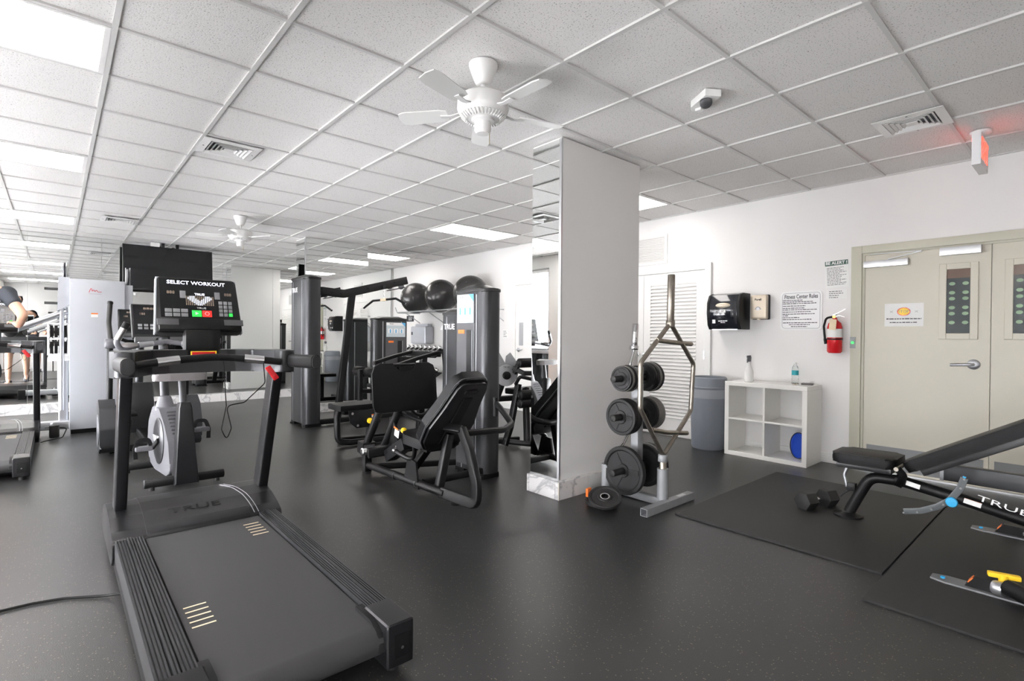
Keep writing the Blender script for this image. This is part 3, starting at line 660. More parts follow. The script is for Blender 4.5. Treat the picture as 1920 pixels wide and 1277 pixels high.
# stop notice on door
ya, yb, za, zb = wallrect(1660, 569, 1733, 612); wd, h, ym, zm = ya-yb, zb-za, (ya+yb)/2, (za+zb)/2
t = thing('stop_notice', 'white paper with yellow STOP oval in plastic sleeve taped to door', 'notice', (XR-.022, ym, za))
boxr('sheet', (XR-.0245, yb, za), (XR-.0215, ya, zb), 'paper', t)
bm = bmesh.new(); add_lathe(bm, [(0, .0), (h*.185, .0), (h*.185, .0012), (0, .0012)], (0, 0, 0), (-1, 0, 0), 28); bmesh.ops.scale(bm, vec=(1, 1.3, 1), verts=bm.verts); bmesh.ops.translate(bm, verts=bm.verts, vec=(XR-.0243, ym, zm+h*.14)); fin('oval_rim', bm, 'red', t)
bm = bmesh.new(); add_lathe(bm, [(0, .0), (h*.155, .0), (h*.155, .0008), (0, .0008)], (0, 0, 0), (-1, 0, 0), 28); bmesh.ops.scale(bm, vec=(1, 1.3, 1), verts=bm.verts); bmesh.ops.translate(bm, verts=bm.verts, vec=(XR-.0253, ym, zm+h*.14)); fin('oval', bm, 'yellow', t)
mt = wall_mtx(ym, zm, .0268); text('title', 'STOP', h*.16, mt @ Vector((0, h*.14, 0)), (0, -1, 0), (0, 0, 1), 'ink_grey', t)
mtp = wall_mtx(ym, zm, .0252); print_line(mtp, -wd*.45, wd*.45, -h*.17, h*.05, t); print_line(mtp, -wd*.36, wd*.34, -h*.33, h*.04, t)
for s in (-1, 1):
    for a in (.7, -.7): flat('cross_mark', [wall_mtx(ym+s*wd*.32, zm+h*.14, .0255) @ Vector((-.014*cos(a), -.014*sin(a), 0)), wall_mtx(ym+s*wd*.32, zm+h*.14, .0255) @ Vector((.014*cos(a), .014*sin(a), 0))], .001, .004, 'ink', t, up=(1, 0, 0))
# shelf unit
t = thing('shelf_unit', 'glossy white four compartment cube shelf against the wall', 'shelf', (5.42, 2.18, 0))
sx0, sx1, sy0, sy1, sh = 5.215, 5.60, 1.79, 2.575, .752
T = .042
boxr('bottom_panel', (sx0, sy0, 0), (sx1, sy1, T), 'white_gloss', t, bev=.002, seg=1); boxr('top_panel', (sx0, sy0, sh-T), (sx1, sy1, sh), 'white_gloss', t, bev=.002, seg=1)
boxr('side_panel', (sx0, sy0, T), (sx1, sy0+T, sh-T), 'white_gloss', t); boxr('side_panel', (sx0, sy1-T, T), (sx1, sy1, sh-T), 'white_gloss', t)
boxr('divider', (sx0+.004, (sy0+sy1)/2-.009, T), (sx1, (sy0+sy1)/2+.009, sh-T), 'white_gloss', t)
for a, b in ((sy0+T, (sy0+sy1)/2-.009), ((sy0+sy1)/2+.009, sy1-T)): boxr('shelf_board', (sx0+.004, a, sh/2-.009), (sx1, b, sh/2+.009), 'white_gloss', t)
def spray(x, y, z):
    t = thing('spray_bottle', 'translucent white spray bottle with grey trigger on white shelf', 'spray bottle', (x, y, z))
    lathe('bottle', [(0, 0), (.040, 0), (.043, .01), (.043, .10), (.036, .125), (.018, .16), (.016, .19), (0, .19)], (x, y, z), 'frosted', t)
    cyl('collar', (x, y, z+.185), (x, y, z+.205), .019, 'white', t)
    prism('trigger_head', [(-.022, 0), (.016, 0), (.018, .03), (.034, .05), (.036, .068), (-.02, .07), (-.034, .045)], frame3((x, y-.011, z+.20), (-1, 0, 0), (0, 0, 1)), .022, 'shroud_grey', t, bev=.004)
    flat('trigger', [(x-.028, y, z+.245), (x-.04, y, z+.225), (x-.038, y, z+.195)], .012, .005, 'shroud_grey', t, .01, up=(1, 0, 0))
p = PZ(1404, 715.5, sh); spray(min(p.x, 5.5), min(p.y, 2.50), sh)
p = PZ(1490.7, 719.3, sh); x, y = p.x, p.y
t = thing('water_bottle', 'clear plastic water bottle with teal label on white shelf', 'bottle', (x, y, sh))
lathe('bottle', [(0, .004), (.02, 0), (.031, .006), (.031, .05), (.028, .06), (.031, .07), (.031, .135), (.024, .165), (.012, .185), (.012, .195), (0, .195)], (x, y, sh), 'clear', t)
lathe('label_band', [(.0318, 0), (.0318, .045)], (x, y, sh+.085), 'teal', t); cyl('cap', (x, y, sh+.193), (x, y, sh+.21), .015, 'white', t)
p = PZ(1514, 721.5, sh); x, y = p.x, p.y
t = thing('wallet', 'flat grey wallet lying on top of the white shelf', 'wallet', (x, y, sh)); box('cover', (x, y, sh+.007), (.075, .10, .014), 'seat_grey', t, Matrix.Rotation(.2, 3, 'Z'), .003); box('card', (x, y, sh+.0145), (.06, .085, .002), 'panel_grey', t, Matrix.Rotation(.2, 3, 'Z'))
p = PZ(1505, 722, sh); x, y = min(p.x+.03, 5.5), p.y+.055
t = thing('key_bunch', 'bunch of brass and black keys on top of white shelf', 'keys', (x, y, sh))
tube('ring', [(x+.014*cos(a), y+.014*sin(a), sh+.004) for a in [k*pi/6 for k in range(12)]], .0018, 'chrome', t, closed=True, seg=6)
for k, (a, m_) in enumerate(((2.4, 'brass'), (3.0, 'brass'), (3.6, 'ink'), (1.7, 'ink'))):
    d = Vector((cos(a), sin(a), 0)); o = Vector((x, y, sh+.003+.002*k)); prism('key', [(.012, -.010), (.028, -.010), (.03, -.004), (.058, -.003), (.058, .003), (.03, .004), (.028, .010), (.012, .010)], frame3(o, d, d.cross(Vector((0, 0, -1)))), .003, m_, t)
# blue disc in the lower cube
t = thing('blue_disc', 'round blue plastic disc leaning inside the lower shelf cube', 'disc', (5.4, 1.9, T))
lathe('disc', [(0, 0), (.105, 0), (.12, .006), (.125, .02), (.118, .02), (.112, .010), (0, .008)], (5.40, 1.906, T+.121), 'blue', t, (-.82, .57, .10), 32); lathe('rim', [(.119, .0185), (.127, .020), (.127, .024), (.119, .024), (.119, .0185)], (5.40, 1.906, T+.121), 'ink', t, (-.82, .57, .10), 32)
# trash can
x, y = 5.36, 2.83; r = .185
t = thing('trash_can', 'tall grey round trash can with collar lid and plastic liner', 'trash can', (x, y, 0))
lathe('body', [(0, 0), (r-.02, 0), (r-.012, .02), (r+.005, .64), (r+.005, .66), (r-.01, .66), (r-.03, .05), (0, .05)], (x, y, 0), 'trash_grey', t, seg=36)
lathe('liner', [(r+.003, .55), (r+.008, .58), (r+.006, .62), (r+.011, .655), (r+.002, .67)], (x, y, 0), 'bag', t, seg=36)
lathe('lid', [(r+.016, .645), (r+.018, .665), (r+.006, .675), (r+.002, .765), (r-.012, .775), (r-.016, .765), (r-.012, .68), (r-.004, .65), (r+.016, .645)], (x, y, 0), 'trash_grey', t, seg=36)
# far wall things
ya, yb, za, zb = wallrect(776, 612, 804, 645, XR-.12); t = thing('tissue_dispenser', 'pale grey dispenser on the wall under the black exercise balls', 'dispenser', (XR, (ya+yb)/2, za))
boxr('housing', (XR-.2, yb, za), (XR, ya, zb), 'cabinet_silver', t, bev=.05, seg=4); boxr('top_flange', (XR-.12, yb+.05, zb-.01), (XR-.02, ya-.05, zb+.05), 'cabinet_silver', t, bev=.02); boxr('window', (XR-.203, ya-.09, za+.18), (XR-.198, ya-.04, za+.24), 'ink', t)
for (a, b, c, d, lb) in ((763, 592, 776, 603, 'small black restroom pictogram sign on wall near mirror corner'),):
    ya, yb, za, zb = wallrect(a, b, c, d); t = thing('restroom_sign', lb, 'sign', (XR, (ya+yb)/2, za)); boxr('plate', (XR-.006, yb, za), (XR, ya, zb), 'ink', t)
    ym, zm = (ya+yb)/2, (za+zb)/2
    for s in (-1, 1):
        cyl('pictogram', (XR-.0062, ym+s*.035, zm+.025), (XR-.0075, ym+s*.035, zm+.025), .012, 'print_white', t); boxr('pictogram', (XR-.0075, ym+s*.035-.012, zm-.04), (XR-.006, ym+s*.035+.012, zm+.01), 'print_white', t)
ya, yb, za, zb = wallrect(943, 618, 952, 634); t = thing('thermostat_card', 'tiny white card with grey print on wall beside restroom door', 'card', (XR, (ya+yb)/2, za)); boxr('card', (XR-.003, yb, za), (XR, ya, zb), 'paper', t); lines_of_print('fine_print', wall_mtx((ya+yb)/2, (za+zb)/2, .0035), (ya-yb)*.7, (zb-za)*.8, 4, 'ink_grey', t)
# ball rack and balls
BALLS = [(8.82, 1.93), (7.95, 1.93), (7.06, 1.95)]
t = thing('ball_rack', 'silver wire wall rack carrying the black exercise balls', 'rack', (XR, 7.9, 1.6))
for x in (5.12, 5.42): tube('rail', [(x, 6.55, 1.652), (x, 9.3, 1.652)], .011, 'silver', t)
for y in (6.6, 7.5, 8.4, 9.25):
    tube('bracket', [(XR, y, 1.642), (5.10, y, 1.642)], .010, 'silver', t); tube('bracket', [(XR, y, 1.45), (5.3, y, 1.636)], .008, 'silver', t)
for y in (6.55, 9.3): tube('end_stop', [(5.12, y, 1.652), (5.08, y, 1.75)], .008, 'silver', t)
for (y, z), lb in zip(BALLS, ('black exercise ball on wire wall rack, closest to the mirror corner', 'black exercise ball in the middle of the wire wall rack', 'black exercise ball on wire wall rack, closest to the restroom door')):
    r = .30; zc = 1.652+.011+math.sqrt(max(r*r-.15*.15, 0))-.004
    t = thing('exercise_ball', lb, 'exercise ball', (5.27, y, zc-r), 'black exercise balls')
    lathe('ball_skin', [(r*sin(pi*k/24), -r*cos(pi*k/24)) for k in range(25)], (5.27, y, zc), 'ball', t, (.3, -.4, .8), 40)
    cyl('valve', (5.27-.2, y-.15, zc+.163), (5.27-.204, y-.153, zc+.166), .012, 'ink', t, 12)
# dumbbell rack by the far right wall
t = thing('dumbbell_rack', 'black two tier rack with chrome dumbbells by the far wall', 'rack', (5.2, 8.75, 0))
for y in (8.0, 9.5):
    flat('upright', [(5.45, y, 0), (5.36, y, .95)], .06, .05, 'black', t, up=(1, 0, 0)); flat('foot', [(4.9, y, .03), (5.5, y, .03)], .06, .05, 'black', t)
for z, x in ((.45, 5.2), (.86, 5.28)):
    mt = frame3((x, 8.75, z), (0, 1, 0), (.85, 0, .5)); box('tray', mt.translation, (1.55, .26, .015), 'black', t, rot3(mt))
db = None
for z, x, lb in ((.475, 5.19, 'chrome dumbbell on the lower tier of the far dumbbell rack'), (.885, 5.27, 'chrome dumbbell on the upper tier of the far dumbbell rack')):
    for k in range(9):
        y = 8.1+k*.162
        if db is None:
            db = thing('chrome_dumbbell', lb, 'dumbbell', (x, y, z), 'chrome dumbbells on the far rack')
            A = Vector((.85, 0, .5)).normalized()
            cyl('handle', Vector((x, y, z+.035))-A*.10, Vector((x, y, z+.035))+A*.10, .014, 'chrome', db)
            for s in (-1, 1): cyl('head', Vector((x, y, z+.035))+A*s*.06, Vector((x, y, z+.035))+A*s*.125, .045, 'chrome', db, 16, .008)
        else: dup(db, loc=(x, y, z), label=lb)
# ================================================================ TREADMILL
def treadmill(label):
    cx = .60
    t = thing('treadmill', label, 'treadmill', (cx, 2.6, 0), 'black treadmills')
    boxr('deck_frame', (cx-.36, 1.72, .05), (cx+.36, 3.40, .135), 'black', t, bev=.01)
    # running belt: loop profile in the YZ plane, swept across
    prof = [(3.30, .172)] + [(1.655+.045*cos(a)*-1 if False else 1.69-.052*sin(a), .120+.052*cos(a)) for a in [k*pi/10 for k in range(11)]] + [(3.30, .068)]
    mt = Matrix(((0, 0, 1, cx-.262), (1, 0, 0, 0), (0, 1, 0, 0), (0, 0, 0, 1)))
    b = prism('belt', prof, mt, .524, 'belt', t)
    for k in range(5):
        for (xx, yy, sk) in ((cx-.205, 2.28-.042*k, .030), (cx+.195, 3.03-.045*k, 0)):
            box('belt_mark', (xx, yy-(.03 if sk else 0), .1723), (.075, .008, .001), 'cream', b, Matrix.Rotation(.0, 3, 'Z'))
    # ribbed foot rails
    for s in (-1, 1):
        x0, x1 = (cx-.385, cx-.268) if s < 0 else (cx+.268, cx+.362)
        top = []; n = 10; w_ = (x1-x0)/n
        for k in range(n):
            h = .186 if k not in (4, 5) else .190; top += [(x0+w_*k, h-.011), (x0+w_*(k+.12), h), (x0+w_*(k+.60), h), (x0+w_*(k+.74), h-.011)]
        prof = [(x0, .09)] + top + [(x1, .09)]
        prism('foot_rail', prof, Matrix(((1, 0, 0, 0), (0, 0, -1, 3.2), (0, 1, 0, 0), (0, 0, 0, 1))), 1.46, 'rail_ridge', t, smooth=20)
        boxr('side_skirt', (x0 if s < 0 else x1-.012, 1.75, .045), (x0+.012 if s < 0 else x1, 3.3, .10), 'black', t)
        e = boxr('rear_cap', (x0-.008 if s > 0 else x0-.012, 1.615, .035), (x1+.004 if s > 0 else x1+.008, 1.80, .192), 'satin_black', t, bev=.014, seg=3)
        boxr('cap_inset', ((x0+x1)/2-.03, 1.611, .07), ((x0+x1)/2+.035, 1.617, .15), 'black', e, bev=.002); cyl('bolt', ((x0+x1)/2, 1.611, .105), ((x0+x1)/2, 1.607, .105), .006, 'chrome', e, 10)
        xi = x1 if s < 0 else x0
        prism('roller_guard', [(1.63, .10), (1.65, .16), (1.71, .186), (1.83, .186), (1.83, .10)], Matrix(((0, 0, 1, xi-(.006 if s < 0 else .028)), (1, 0, 0, 0), (0, 1, 0, 0), (0, 0, 0, 1))), .034, 'black', t, bev=.004)
        cyl('levelling_foot', ((x0+x1)/2, 1.68, 0), ((x0+x1)/2, 1.68, .05), .022, 'rubber', t); cyl('transport_wheel', ((x0+x1)/2-.02, 3.55, .04), ((x0+x1)/2+.02, 3.55, .04), .04, 'rubber', t)
    # motor hood, curved, with raised middle and two pale accent lines
    def hood(nm, xa, xb, lift, m):
        pr = [(3.14, .10), (3.14, .182+lift), (3.22, .210+lift), (3.34, .245+lift), (3.48, .262+lift), (3.62, .255+lift), (3.74, .225+lift), (3.82, .17), (3.85, .10), (3.84, .05), (3.2, .05)]
        pr = [tuple(v)[:2] for v in fillet([(a, b_, 0) for a, b_ in pr], .03, 3, True)]
        return prism(nm, pr, Matrix(((0, 0, 1, xa), (1, 0, 0, 0), (0, 1, 0, 0), (0, 0, 0, 1))), xb-xa, m, t, bev=.006)
    hood('motor_hood', cx-.395, cx+.39, 0, 'satin_black'); mh = hood('hood_centre', cx-.255, cx+.225, .006, 'satin_black')
    def surf(y): 
        P = [(3.14, .182), (3.22, .210), (3.34, .245), (3.48, .262), (3.62, .255), (3.74, .225)]
        for (a, za), (b_, zb) in zip(P, P[1:]):
            if a <= y <= b_: return za+(zb-za)*(y-a)/(b_-a)
        return .2
    for off, ww in ((0, .004), (.022, .003)):
        pts = [Vector((cx+.245+off-.10*((y-3.15)/.5)**2, y, surf(y)+.0075)) for y in [3.15+.05*k for k in range(10)]]
        flat('accent_line', pts, ww, .002, 'silver', mh)
    text('embossed_logo', 'TRUE', .065, (cx-.02, 3.30, surf(3.30)+.0085), (1, 0, 0), (0, .95, .3), 'black', mh, squeeze=1.6)
    # uprights
    cx = .615
    for s in (-1, 1):
        x = cx+s*.355
        flat('upright_post', [(x, 3.52, .18), (x, 3.19, 1.03)], .055, .115, 'satin_black', t, up=(0, 1, .4))
    # upper frame: U-shaped beam
    o = [(-.405, -.06), (-.335, -.07), (-.315, .0), (-.24, .15), (-.16, .19), (.16, .19), (.24, .15), (.315, .0), (.335, -.07), (.405, -.06), (.425, .02), (.40, .20), (.28, .32), (-.28, .32), (-.40, .20), (-.425, .02)]
    o = [tuple(v)[:2] for v in fillet([(a, b_, 0) for a, b_ in o], .03, 3, True)]
    uf = prism('upper_frame', o, Matrix.Translation((cx, 3.09, .985)), .125, 'graphite', t, bev=.014)
    box('safety_label', (cx, 3.276, 1.085), (.125, .006, .035), 'yellow', uf, bev=.002); box('label_face', (cx, 3.2735, 1.085), (.112, .005, .027), 'red', uf, bev=.002)
    # front bar with contact grips
    bar = [(cx-.33, 3.03, 1.045), (cx-.20, 3.05, 1.063), (cx, 3.075, 1.078), (cx+.20, 3.05, 1.063), (cx+.33, 3.03, 1.045)]
    bar = fillet([Vector(p) for p in bar], .4, 4)
    fb = tube('front_bar', bar, .019, 'black', t)
    for s in (-1, 1): tube('pulse_grip', [(cx+s*.245, 3.042, 1.0565), (cx+s*.15, 3.057, 1.0675)], .0225, 'chrome', fb, seg=16)
    for s in (-1, 1):
        x = cx+s*.39
        tube('side_arm', [(x, 3.16, 1.05), (x, 2.665, 1.058)], 0, 'black', t, prof=rrect(.05, .072, .022, 4)); 
        tube('arm_cap', [(x, 2.672, 1.058), (x, 2.655, 1.058)], 0, 'graphite', t, prof=rrect(.044, .066, .02, 4))
    # safety key on its cord
    kx = cx+.255
    tube('key_cord', [(cx+.05, 3.06, 1.055), (cx+.055, 3.04, .9), (cx+.06, 3.04, .82), (cx+.035, 3.03, .70), (cx+.06, 3.03, .64), (cx+.085, 3.04, .70), (cx+.06, 3.045, .82), (cx+.15, 3.05, .83), (kx, 3.05, .93), (kx-.01, 3.05, 1.04)], .0028, 'cord', t, .03, 6)
    box('safety_key', (kx+.03, 3.03, .985), (.03, .018, .085), 'red', t, Matrix.Rotation(-.6, 3, 'Y'), .006)
    # console
    mt = frame3((cx, 3.415, 1.355), (1, 0, 0), (0, .36, 1)); R3 = rot3(mt); P = lambda x, y, z=.0: mt @ Vector((x, y, z))
    # body silhouette: slightly wider at the bottom
    out = [(-.212, -.165), (.212, -.165), (.195, .165), (-.195, .165)]; out = [tuple(v)[:2] for v in fillet([(a, b_, 0) for a, b_ in out], .018, 4, True)]
    cs = prism('console', out, mt @ Matrix.Translation((0, 0, -.035)), .05, 'satin_black', t, bev=.006)
    out2 = [(-.2165, -.16), (-.2, .168), (.2, .168), (.2165, -.16), (.21, -.16), (.193, .162), (-.193, .162), (-.21, -.16)]
    prism('console_rim', out2, mt @ Matrix.Translation((0, 0, -.042)), .045, 'cabinet_silver', cs)
    box('display_face', P(0, .04, .0155), (.372, .232, .002), 'tv_screen', cs, R3)
    box('tray', P(0, -.130, .028), (.40, .06, .055), 'black', cs, R3, .008)
    for x in (-.16, .16): box('tray_wing', P(x, -.118, .052), (.10, .035, .010), 'panel_grey', cs, R3, .003)
    box('neck', (cx, 3.33, 1.14), (.17, .10, .16), 'black', t, bev=.01)
    box('console_back', P(0, .02, -.05), (.34, .24, .03), 'black', cs, R3, .01)
    text('back_logo', 'TRUE', .06, P(0, .06, -.0665), (-1, 0, 0), R3 @ Vector((0, 1, 0)), 'print_white', cs, squeeze=1.3)
    nrm = R3 @ Vector((0, 1, 0))
    text('led_text', 'SELECT WORKOUT', .030, P(-.006, .134, .017), (1, 0, 0), nrm, 'led_white', cs, fit=.29, bold=.0003)
    text('led_logo', 'TRUE', .017, P(.005, .066, .017), (1, 0, 0), nrm, 'led_white', cs, squeeze=1.2, bold=.0005)
    text('printed_logo', 'TRUE', .014, P(.01, -.018, .017), (1, 0, 0), nrm, 'print_white', cs, squeeze=1.4)
    bmA, bmB = bmesh.new(), bmesh.new()
    HE = ['..##.......##..', '.####.....####.', '.#####...#####.', '..#####.#####..', '...#########...', '....#######....', '.....#####.....', '......###......']
    HE = [r.replace('.##.......##.', '.###.....###.') for r in HE]
    for r in range(8):
        for c in range(15): add_box(bmA if HE[r][c] == '#' else bmB, P(-.062+c*.0095, .052-r*.0072, .0172), (.0052, .0046, .001), R3)
    fin('led_heart', bmA, 'led_white', cs, 0); fin('led_dots', bmB, 'led_amber', cs, 0)
    for x, s in ((-.135, '888'), (.15, '888')): text('led_digits', s, .026, P(x, .072, .017), (1, 0, 0), nrm, 'led_amber', cs)
    for x in (-.173, -.165, .157, .172): pass
    for x in (-.078, .094): box('level_key', P(x, .062, .018), (.028, .044, .003), 'key_grey', cs, R3, .001)
    for x, y in [(a, b_) for a in (-.150, -.112, -.074) for b_ in (-.036, -.062)]: box('key', P(x, y, .018), (.033, .021, .003), 'key_grey', cs, R3, .001)
    for r in range(4):
        for c in range(3): box('key', P(.108+.025*c, .018-.0245*r, .018), (.020, .020, .003), 'btn_green' if (r, c) == (3, 2) else 'key_grey', cs, R3, .001)
    g = box('start_button', P(-.015, -.052, .018), (.047, .038, .004), 'btn_green', cs, R3, .001); r_ = box('stop_button', P(.036, -.052, .018), (.047, .038, .004), 'btn_red', cs, R3, .001)
    prism('play_symbol', [(-.007, -.009), (.010, 0), (-.007, .009)], mt @ Matrix.Translation((-.015, -.052, .0201)), .0005, 'print_white', g)
    tube('stop_symbol', [P(.036+.010*cos(a), -.052+.010*sin(a), .0205) for a in [k*pi/8 for k in range(16)]], .0013, 'print_white', r_, closed=True, seg=4)
    return t
tm1 = treadmill('black treadmill with lit console and red safety key, in front of the exercise bike')
tm2 = dup(tm1, (-1.12, 4.1, 0), 'black treadmill under the walking man beside the windows')
free()
def cord(label, pts, r=.006, fil=.1):
    t = tube('extension_cord', pts, r, 'cord', None, fil, 8); tag(t, label, 'cord'); return t
cord('thin black power cord running from front treadmill toward the windows', [PZ(232, 1112, .05), PZ(200, 1117, .008), PZ(120, 1122, .007), PZ(60, 1132, .007), PZ(0, 1146, .007), PZ(-120, 1180, .007), PZ(-200, 1150, .007)])
cord('thin black cord looping on floor beside silver cable cabinet', [(-.09, 8.0, .10), (.0, 7.9, .11), (.1, 7.85, .10), (.06, 7.7, .02), (-.1, 7.6, .008), (-.12, 7.55, .008)], .005, .05)
# ================================================================ EXERCISE BIKE (upright)
bx = .72
t = thing('exercise_bike', 'grey and black upright exercise bike with padded handlebars behind front treadmill', 'exercise bike', (bx, 5.1, 0))
for y, w_ in ((4.86, .27), (5.95, .25)):
    cyl('stabiliser', (bx-w_, y, .055), (bx+w_, y, .055), .034, 'black', t, 16, .004)
    for s in (-1, 1): cyl('foot', (bx+s*(w_-.05), y, 0), (bx+s*(w_-.05), y, .03), .02, 'rubber', t)
# rear seat column
pr = [(-.085, .02), (.085, .02), (.06, .30), (.045, .62), (.035, .66), (-.035, .66), (-.045, .62), (-.06, .30)]
prism('seat_column', pr, frame3((bx, 4.80, 0), (1, 0, 0), (0, .06, 1)), -.13, 'satin_black', t, bev=.012)
cyl('seat_post', (bx, 4.93, .60), (bx, 4.99, .83), .025, 'graphite', t)
so = [(-.19, -.02), (-.17, -.09), (-.08, -.11), (.08, -.11), (.17, -.09), (.19, -.02), (.12, .06), (.05, .14), (.03, .19), (-.03, .19), (-.05, .14), (-.12, .06)]
so = [tuple(v)[:2] for v in fillet([(a, b, 0) for a, b in so], .03, 3, True)]
prism('seat', so, frame3((bx-.02, 4.97, .83), (1, 0, 0), (0, 1, .03)), .06, 'seat_grey', t, bev=.022)
# flywheel housing
hs = [(4.95, .10), (5.02, .33), (5.15, .46), (5.35, .58), (5.58, .60), (5.75, .46), (5.80, .28), (5.72, .12), (5.5, .07), (5.1, .06)]
hs = [tuple(v)[:2] for v in fillet([(a, b, 0) for a, b in hs], .08, 4, True)]
hb = prism('drive_housing', hs, Matrix(((0, 0, 1, bx-.085), (1, 0, 0, 0), (0, 1, 0, 0), (0, 0, 0, 1))), .17, 'shroud_grey', t, bev=.02)
for s in (-1, 1):
    cyl('housing_disc', (bx+s*.083, 5.35, .32), (bx+s*.092, 5.35, .32), .19, 'graphite', hb, 32, .004)
    text('logo', 'TRUE', .075, (bx+s*.094, 5.42, .33), (0, -s*-1, 0) if s > 0 else (0, -1, 0), (0, 0, 1), 'print_white', hb, squeeze=1.2)
for k in range(7): box('grille_rib', (bx, 5.05+.035*k, .40+.026*k), (.10, .006, .012), 'panel_grey', hb, Matrix.Rotation(.6, 3, 'X'))
lathe('mast_collar', [(.075, 0), (.07, .02), (.045, .11), (.03, .12), (0, .12)], (bx-.02, 5.48, .56), 'shroud_grey', t, (0, .08, 1), 20)
tube('front_mast', [(bx-.02, 5.48, .60), (bx-.02, 5.56, 1.16)], .034, 'graphite', t)
for s in (-1, 1):
    cy_, cz = 5.30+s*-.12, .33+s*.07; xx = bx+s*.10
    flat('crank', [(xx, 5.30, .33), (xx+s*.015, cy_, cz)], .018, .035, 'black', t)
    p_ = boxr('pedal', (xx+s*.02 if s > 0 else xx+s*.02-.115, cy_-.05, cz-.018), (xx+s*.02+.115 if s > 0 else xx+s*.02, cy_+.05, cz+.018), 'shroud_grey', t, bev=.012)
    a, b = (xx+s*.025, xx+s*.13); tube('pedal_strap', [(a, cy_, cz+.015), (a+s*.02, cy_, cz+.075), (b-s*.02, cy_, cz+.07), (b+s*.005, cy_, cz), (b, cy_-.01, cz-.08)], 0, 'black', p_, .03, prof=rrect(.03, .004, .001, 1), up=(0, 1, 0))
# handlebars: raised grips, elbow pad, side bars
hy, hz = 5.42, 1.10
hbm = tube('handlebar', [(bx-.30, hy-.05, hz+.16), (bx-.36, hy-.03, hz+.03), (bx-.33, hy, hz-.03), (bx-.20, hy+.06, hz), (bx, hy+.10, hz+.03), (bx+.20, hy+.06, hz), (bx+.33, hy, hz-.03), (bx+.36, hy-.03, hz+.03), (bx+.30, hy-.05, hz+.16)], .021, 'shroud_grey', t, .05)
for s in (-1, 1):
    tube('pulse_grip', [(bx+s*.352, hy-.033, hz+.045), (bx+s*.312, hy-.046, hz+.135)], .0245, 'chrome', hbm); tube('grip_end', [(bx+s*.312, hy-.046, hz+.135), (bx+s*.292, hy-.052, hz+.18)], .0245, 'black', hbm)
    lathe('elbow_pad', [(0, 0), (.05, .004), (.055, .016), (.045, .024), (0, .026)], (bx+s*.27, hy-.01, hz-.01), 'seat_grey', hbm, (0, -.25, 1), 20)
    tube('pulse_bar', [(bx+s*.20, hy+.055, hz+.002), (bx+s*.10, hy+.08, hz+.014)], .0235, 'silver', hbm)
flat('mast_bracket', [(bx-.02, 5.56, 1.10), (bx, hy+.10, hz+.03)], .06, .04, 'black', t)
def cardio_console(t, cx, y, z, w_, h):
    mt = frame3((cx, y, z), (1, 0, 0), (0, .36, 1)); R3 = rot3(mt); P = lambda a, b, c=0: mt @ Vector((a, b, c)); up = R3 @ Vector((0, 1, 0))
    cs = box('console', P(0, 0, -.02), (w_, h, .05), 'satin_black', t, R3, .012)
    box('display_face', P(0, .01, .0055), (w_*.93, h*.86, .002), 'tv_screen', cs, R3)
    text('led_text', '888888888888', .028, P(0, h*.36, .008), (1, 0, 0), up, 'led_amber', cs, squeeze=w_*.8/.215); text('led_digits', '188', .028, P(-w_*.33, h*.2, .008), (1, 0, 0), up, 'led_amber', cs)
    bm = bmesh.new()
    for c in range(11): add_box(bm, P(-.05+c*.010, h*.10, .007), (.005, .06, .001), R3)
    fin('led_bars', bm, 'led_amber', cs, 0); text('printed_logo', 'TRUE', .014, P(0, -h*.05, .008), (1, 0, 0), up, 'print_white', cs, squeeze=1.4)
    for a in (-.15, -.112, -.074):
        for b in (-h*.13, -h*.22): box('key', P(a*w_/.4, b, .008), (.03, .02, .003), 'key_grey', cs, R3, .001)
    for r in range(4):
        for c in range(3): box('key', P((.108+.025*c)*w_/.4, .03-.024*r, .008), (.019, .019, .003), 'key_grey', cs, R3, .001)
    box('start_button', P(-.02, -h*.18, .008), (.045, .036, .004), 'btn_green', cs, R3, .001); box('stop_button', P(.03, -h*.18, .008), (.045, .036, .004), 'btn_red', cs, R3, .001)
    box('tray', P(0, -h*.5-.02, .01), (w_*.95, .04, .05), 'panel_grey', cs, R3, .006)
cardio_console(t, bx, 5.66, 1.30, .44, .30)
flat('console_neck', [(bx-.02, 5.56, 1.12), (bx, 5.68, 1.24)], .10, .05, 'black', t)
# shorten the wheelbase and turn the machine slightly
def all_under(o): return [c for c in bpy.data.objects if c.parent == o] + [g for c in bpy.data.objects if c.parent == o for g in bpy.data.objects if g.parent == c]
for ob in all_under(t):
    if ob.type == 'MESH':
        for v_ in ob.data.vertices:
            wy = v_.co.y+5.1; v_.co.x += .055-.10*(wy-4.8); v_.co.y = 4.72+(wy-4.8)*.66-5.1
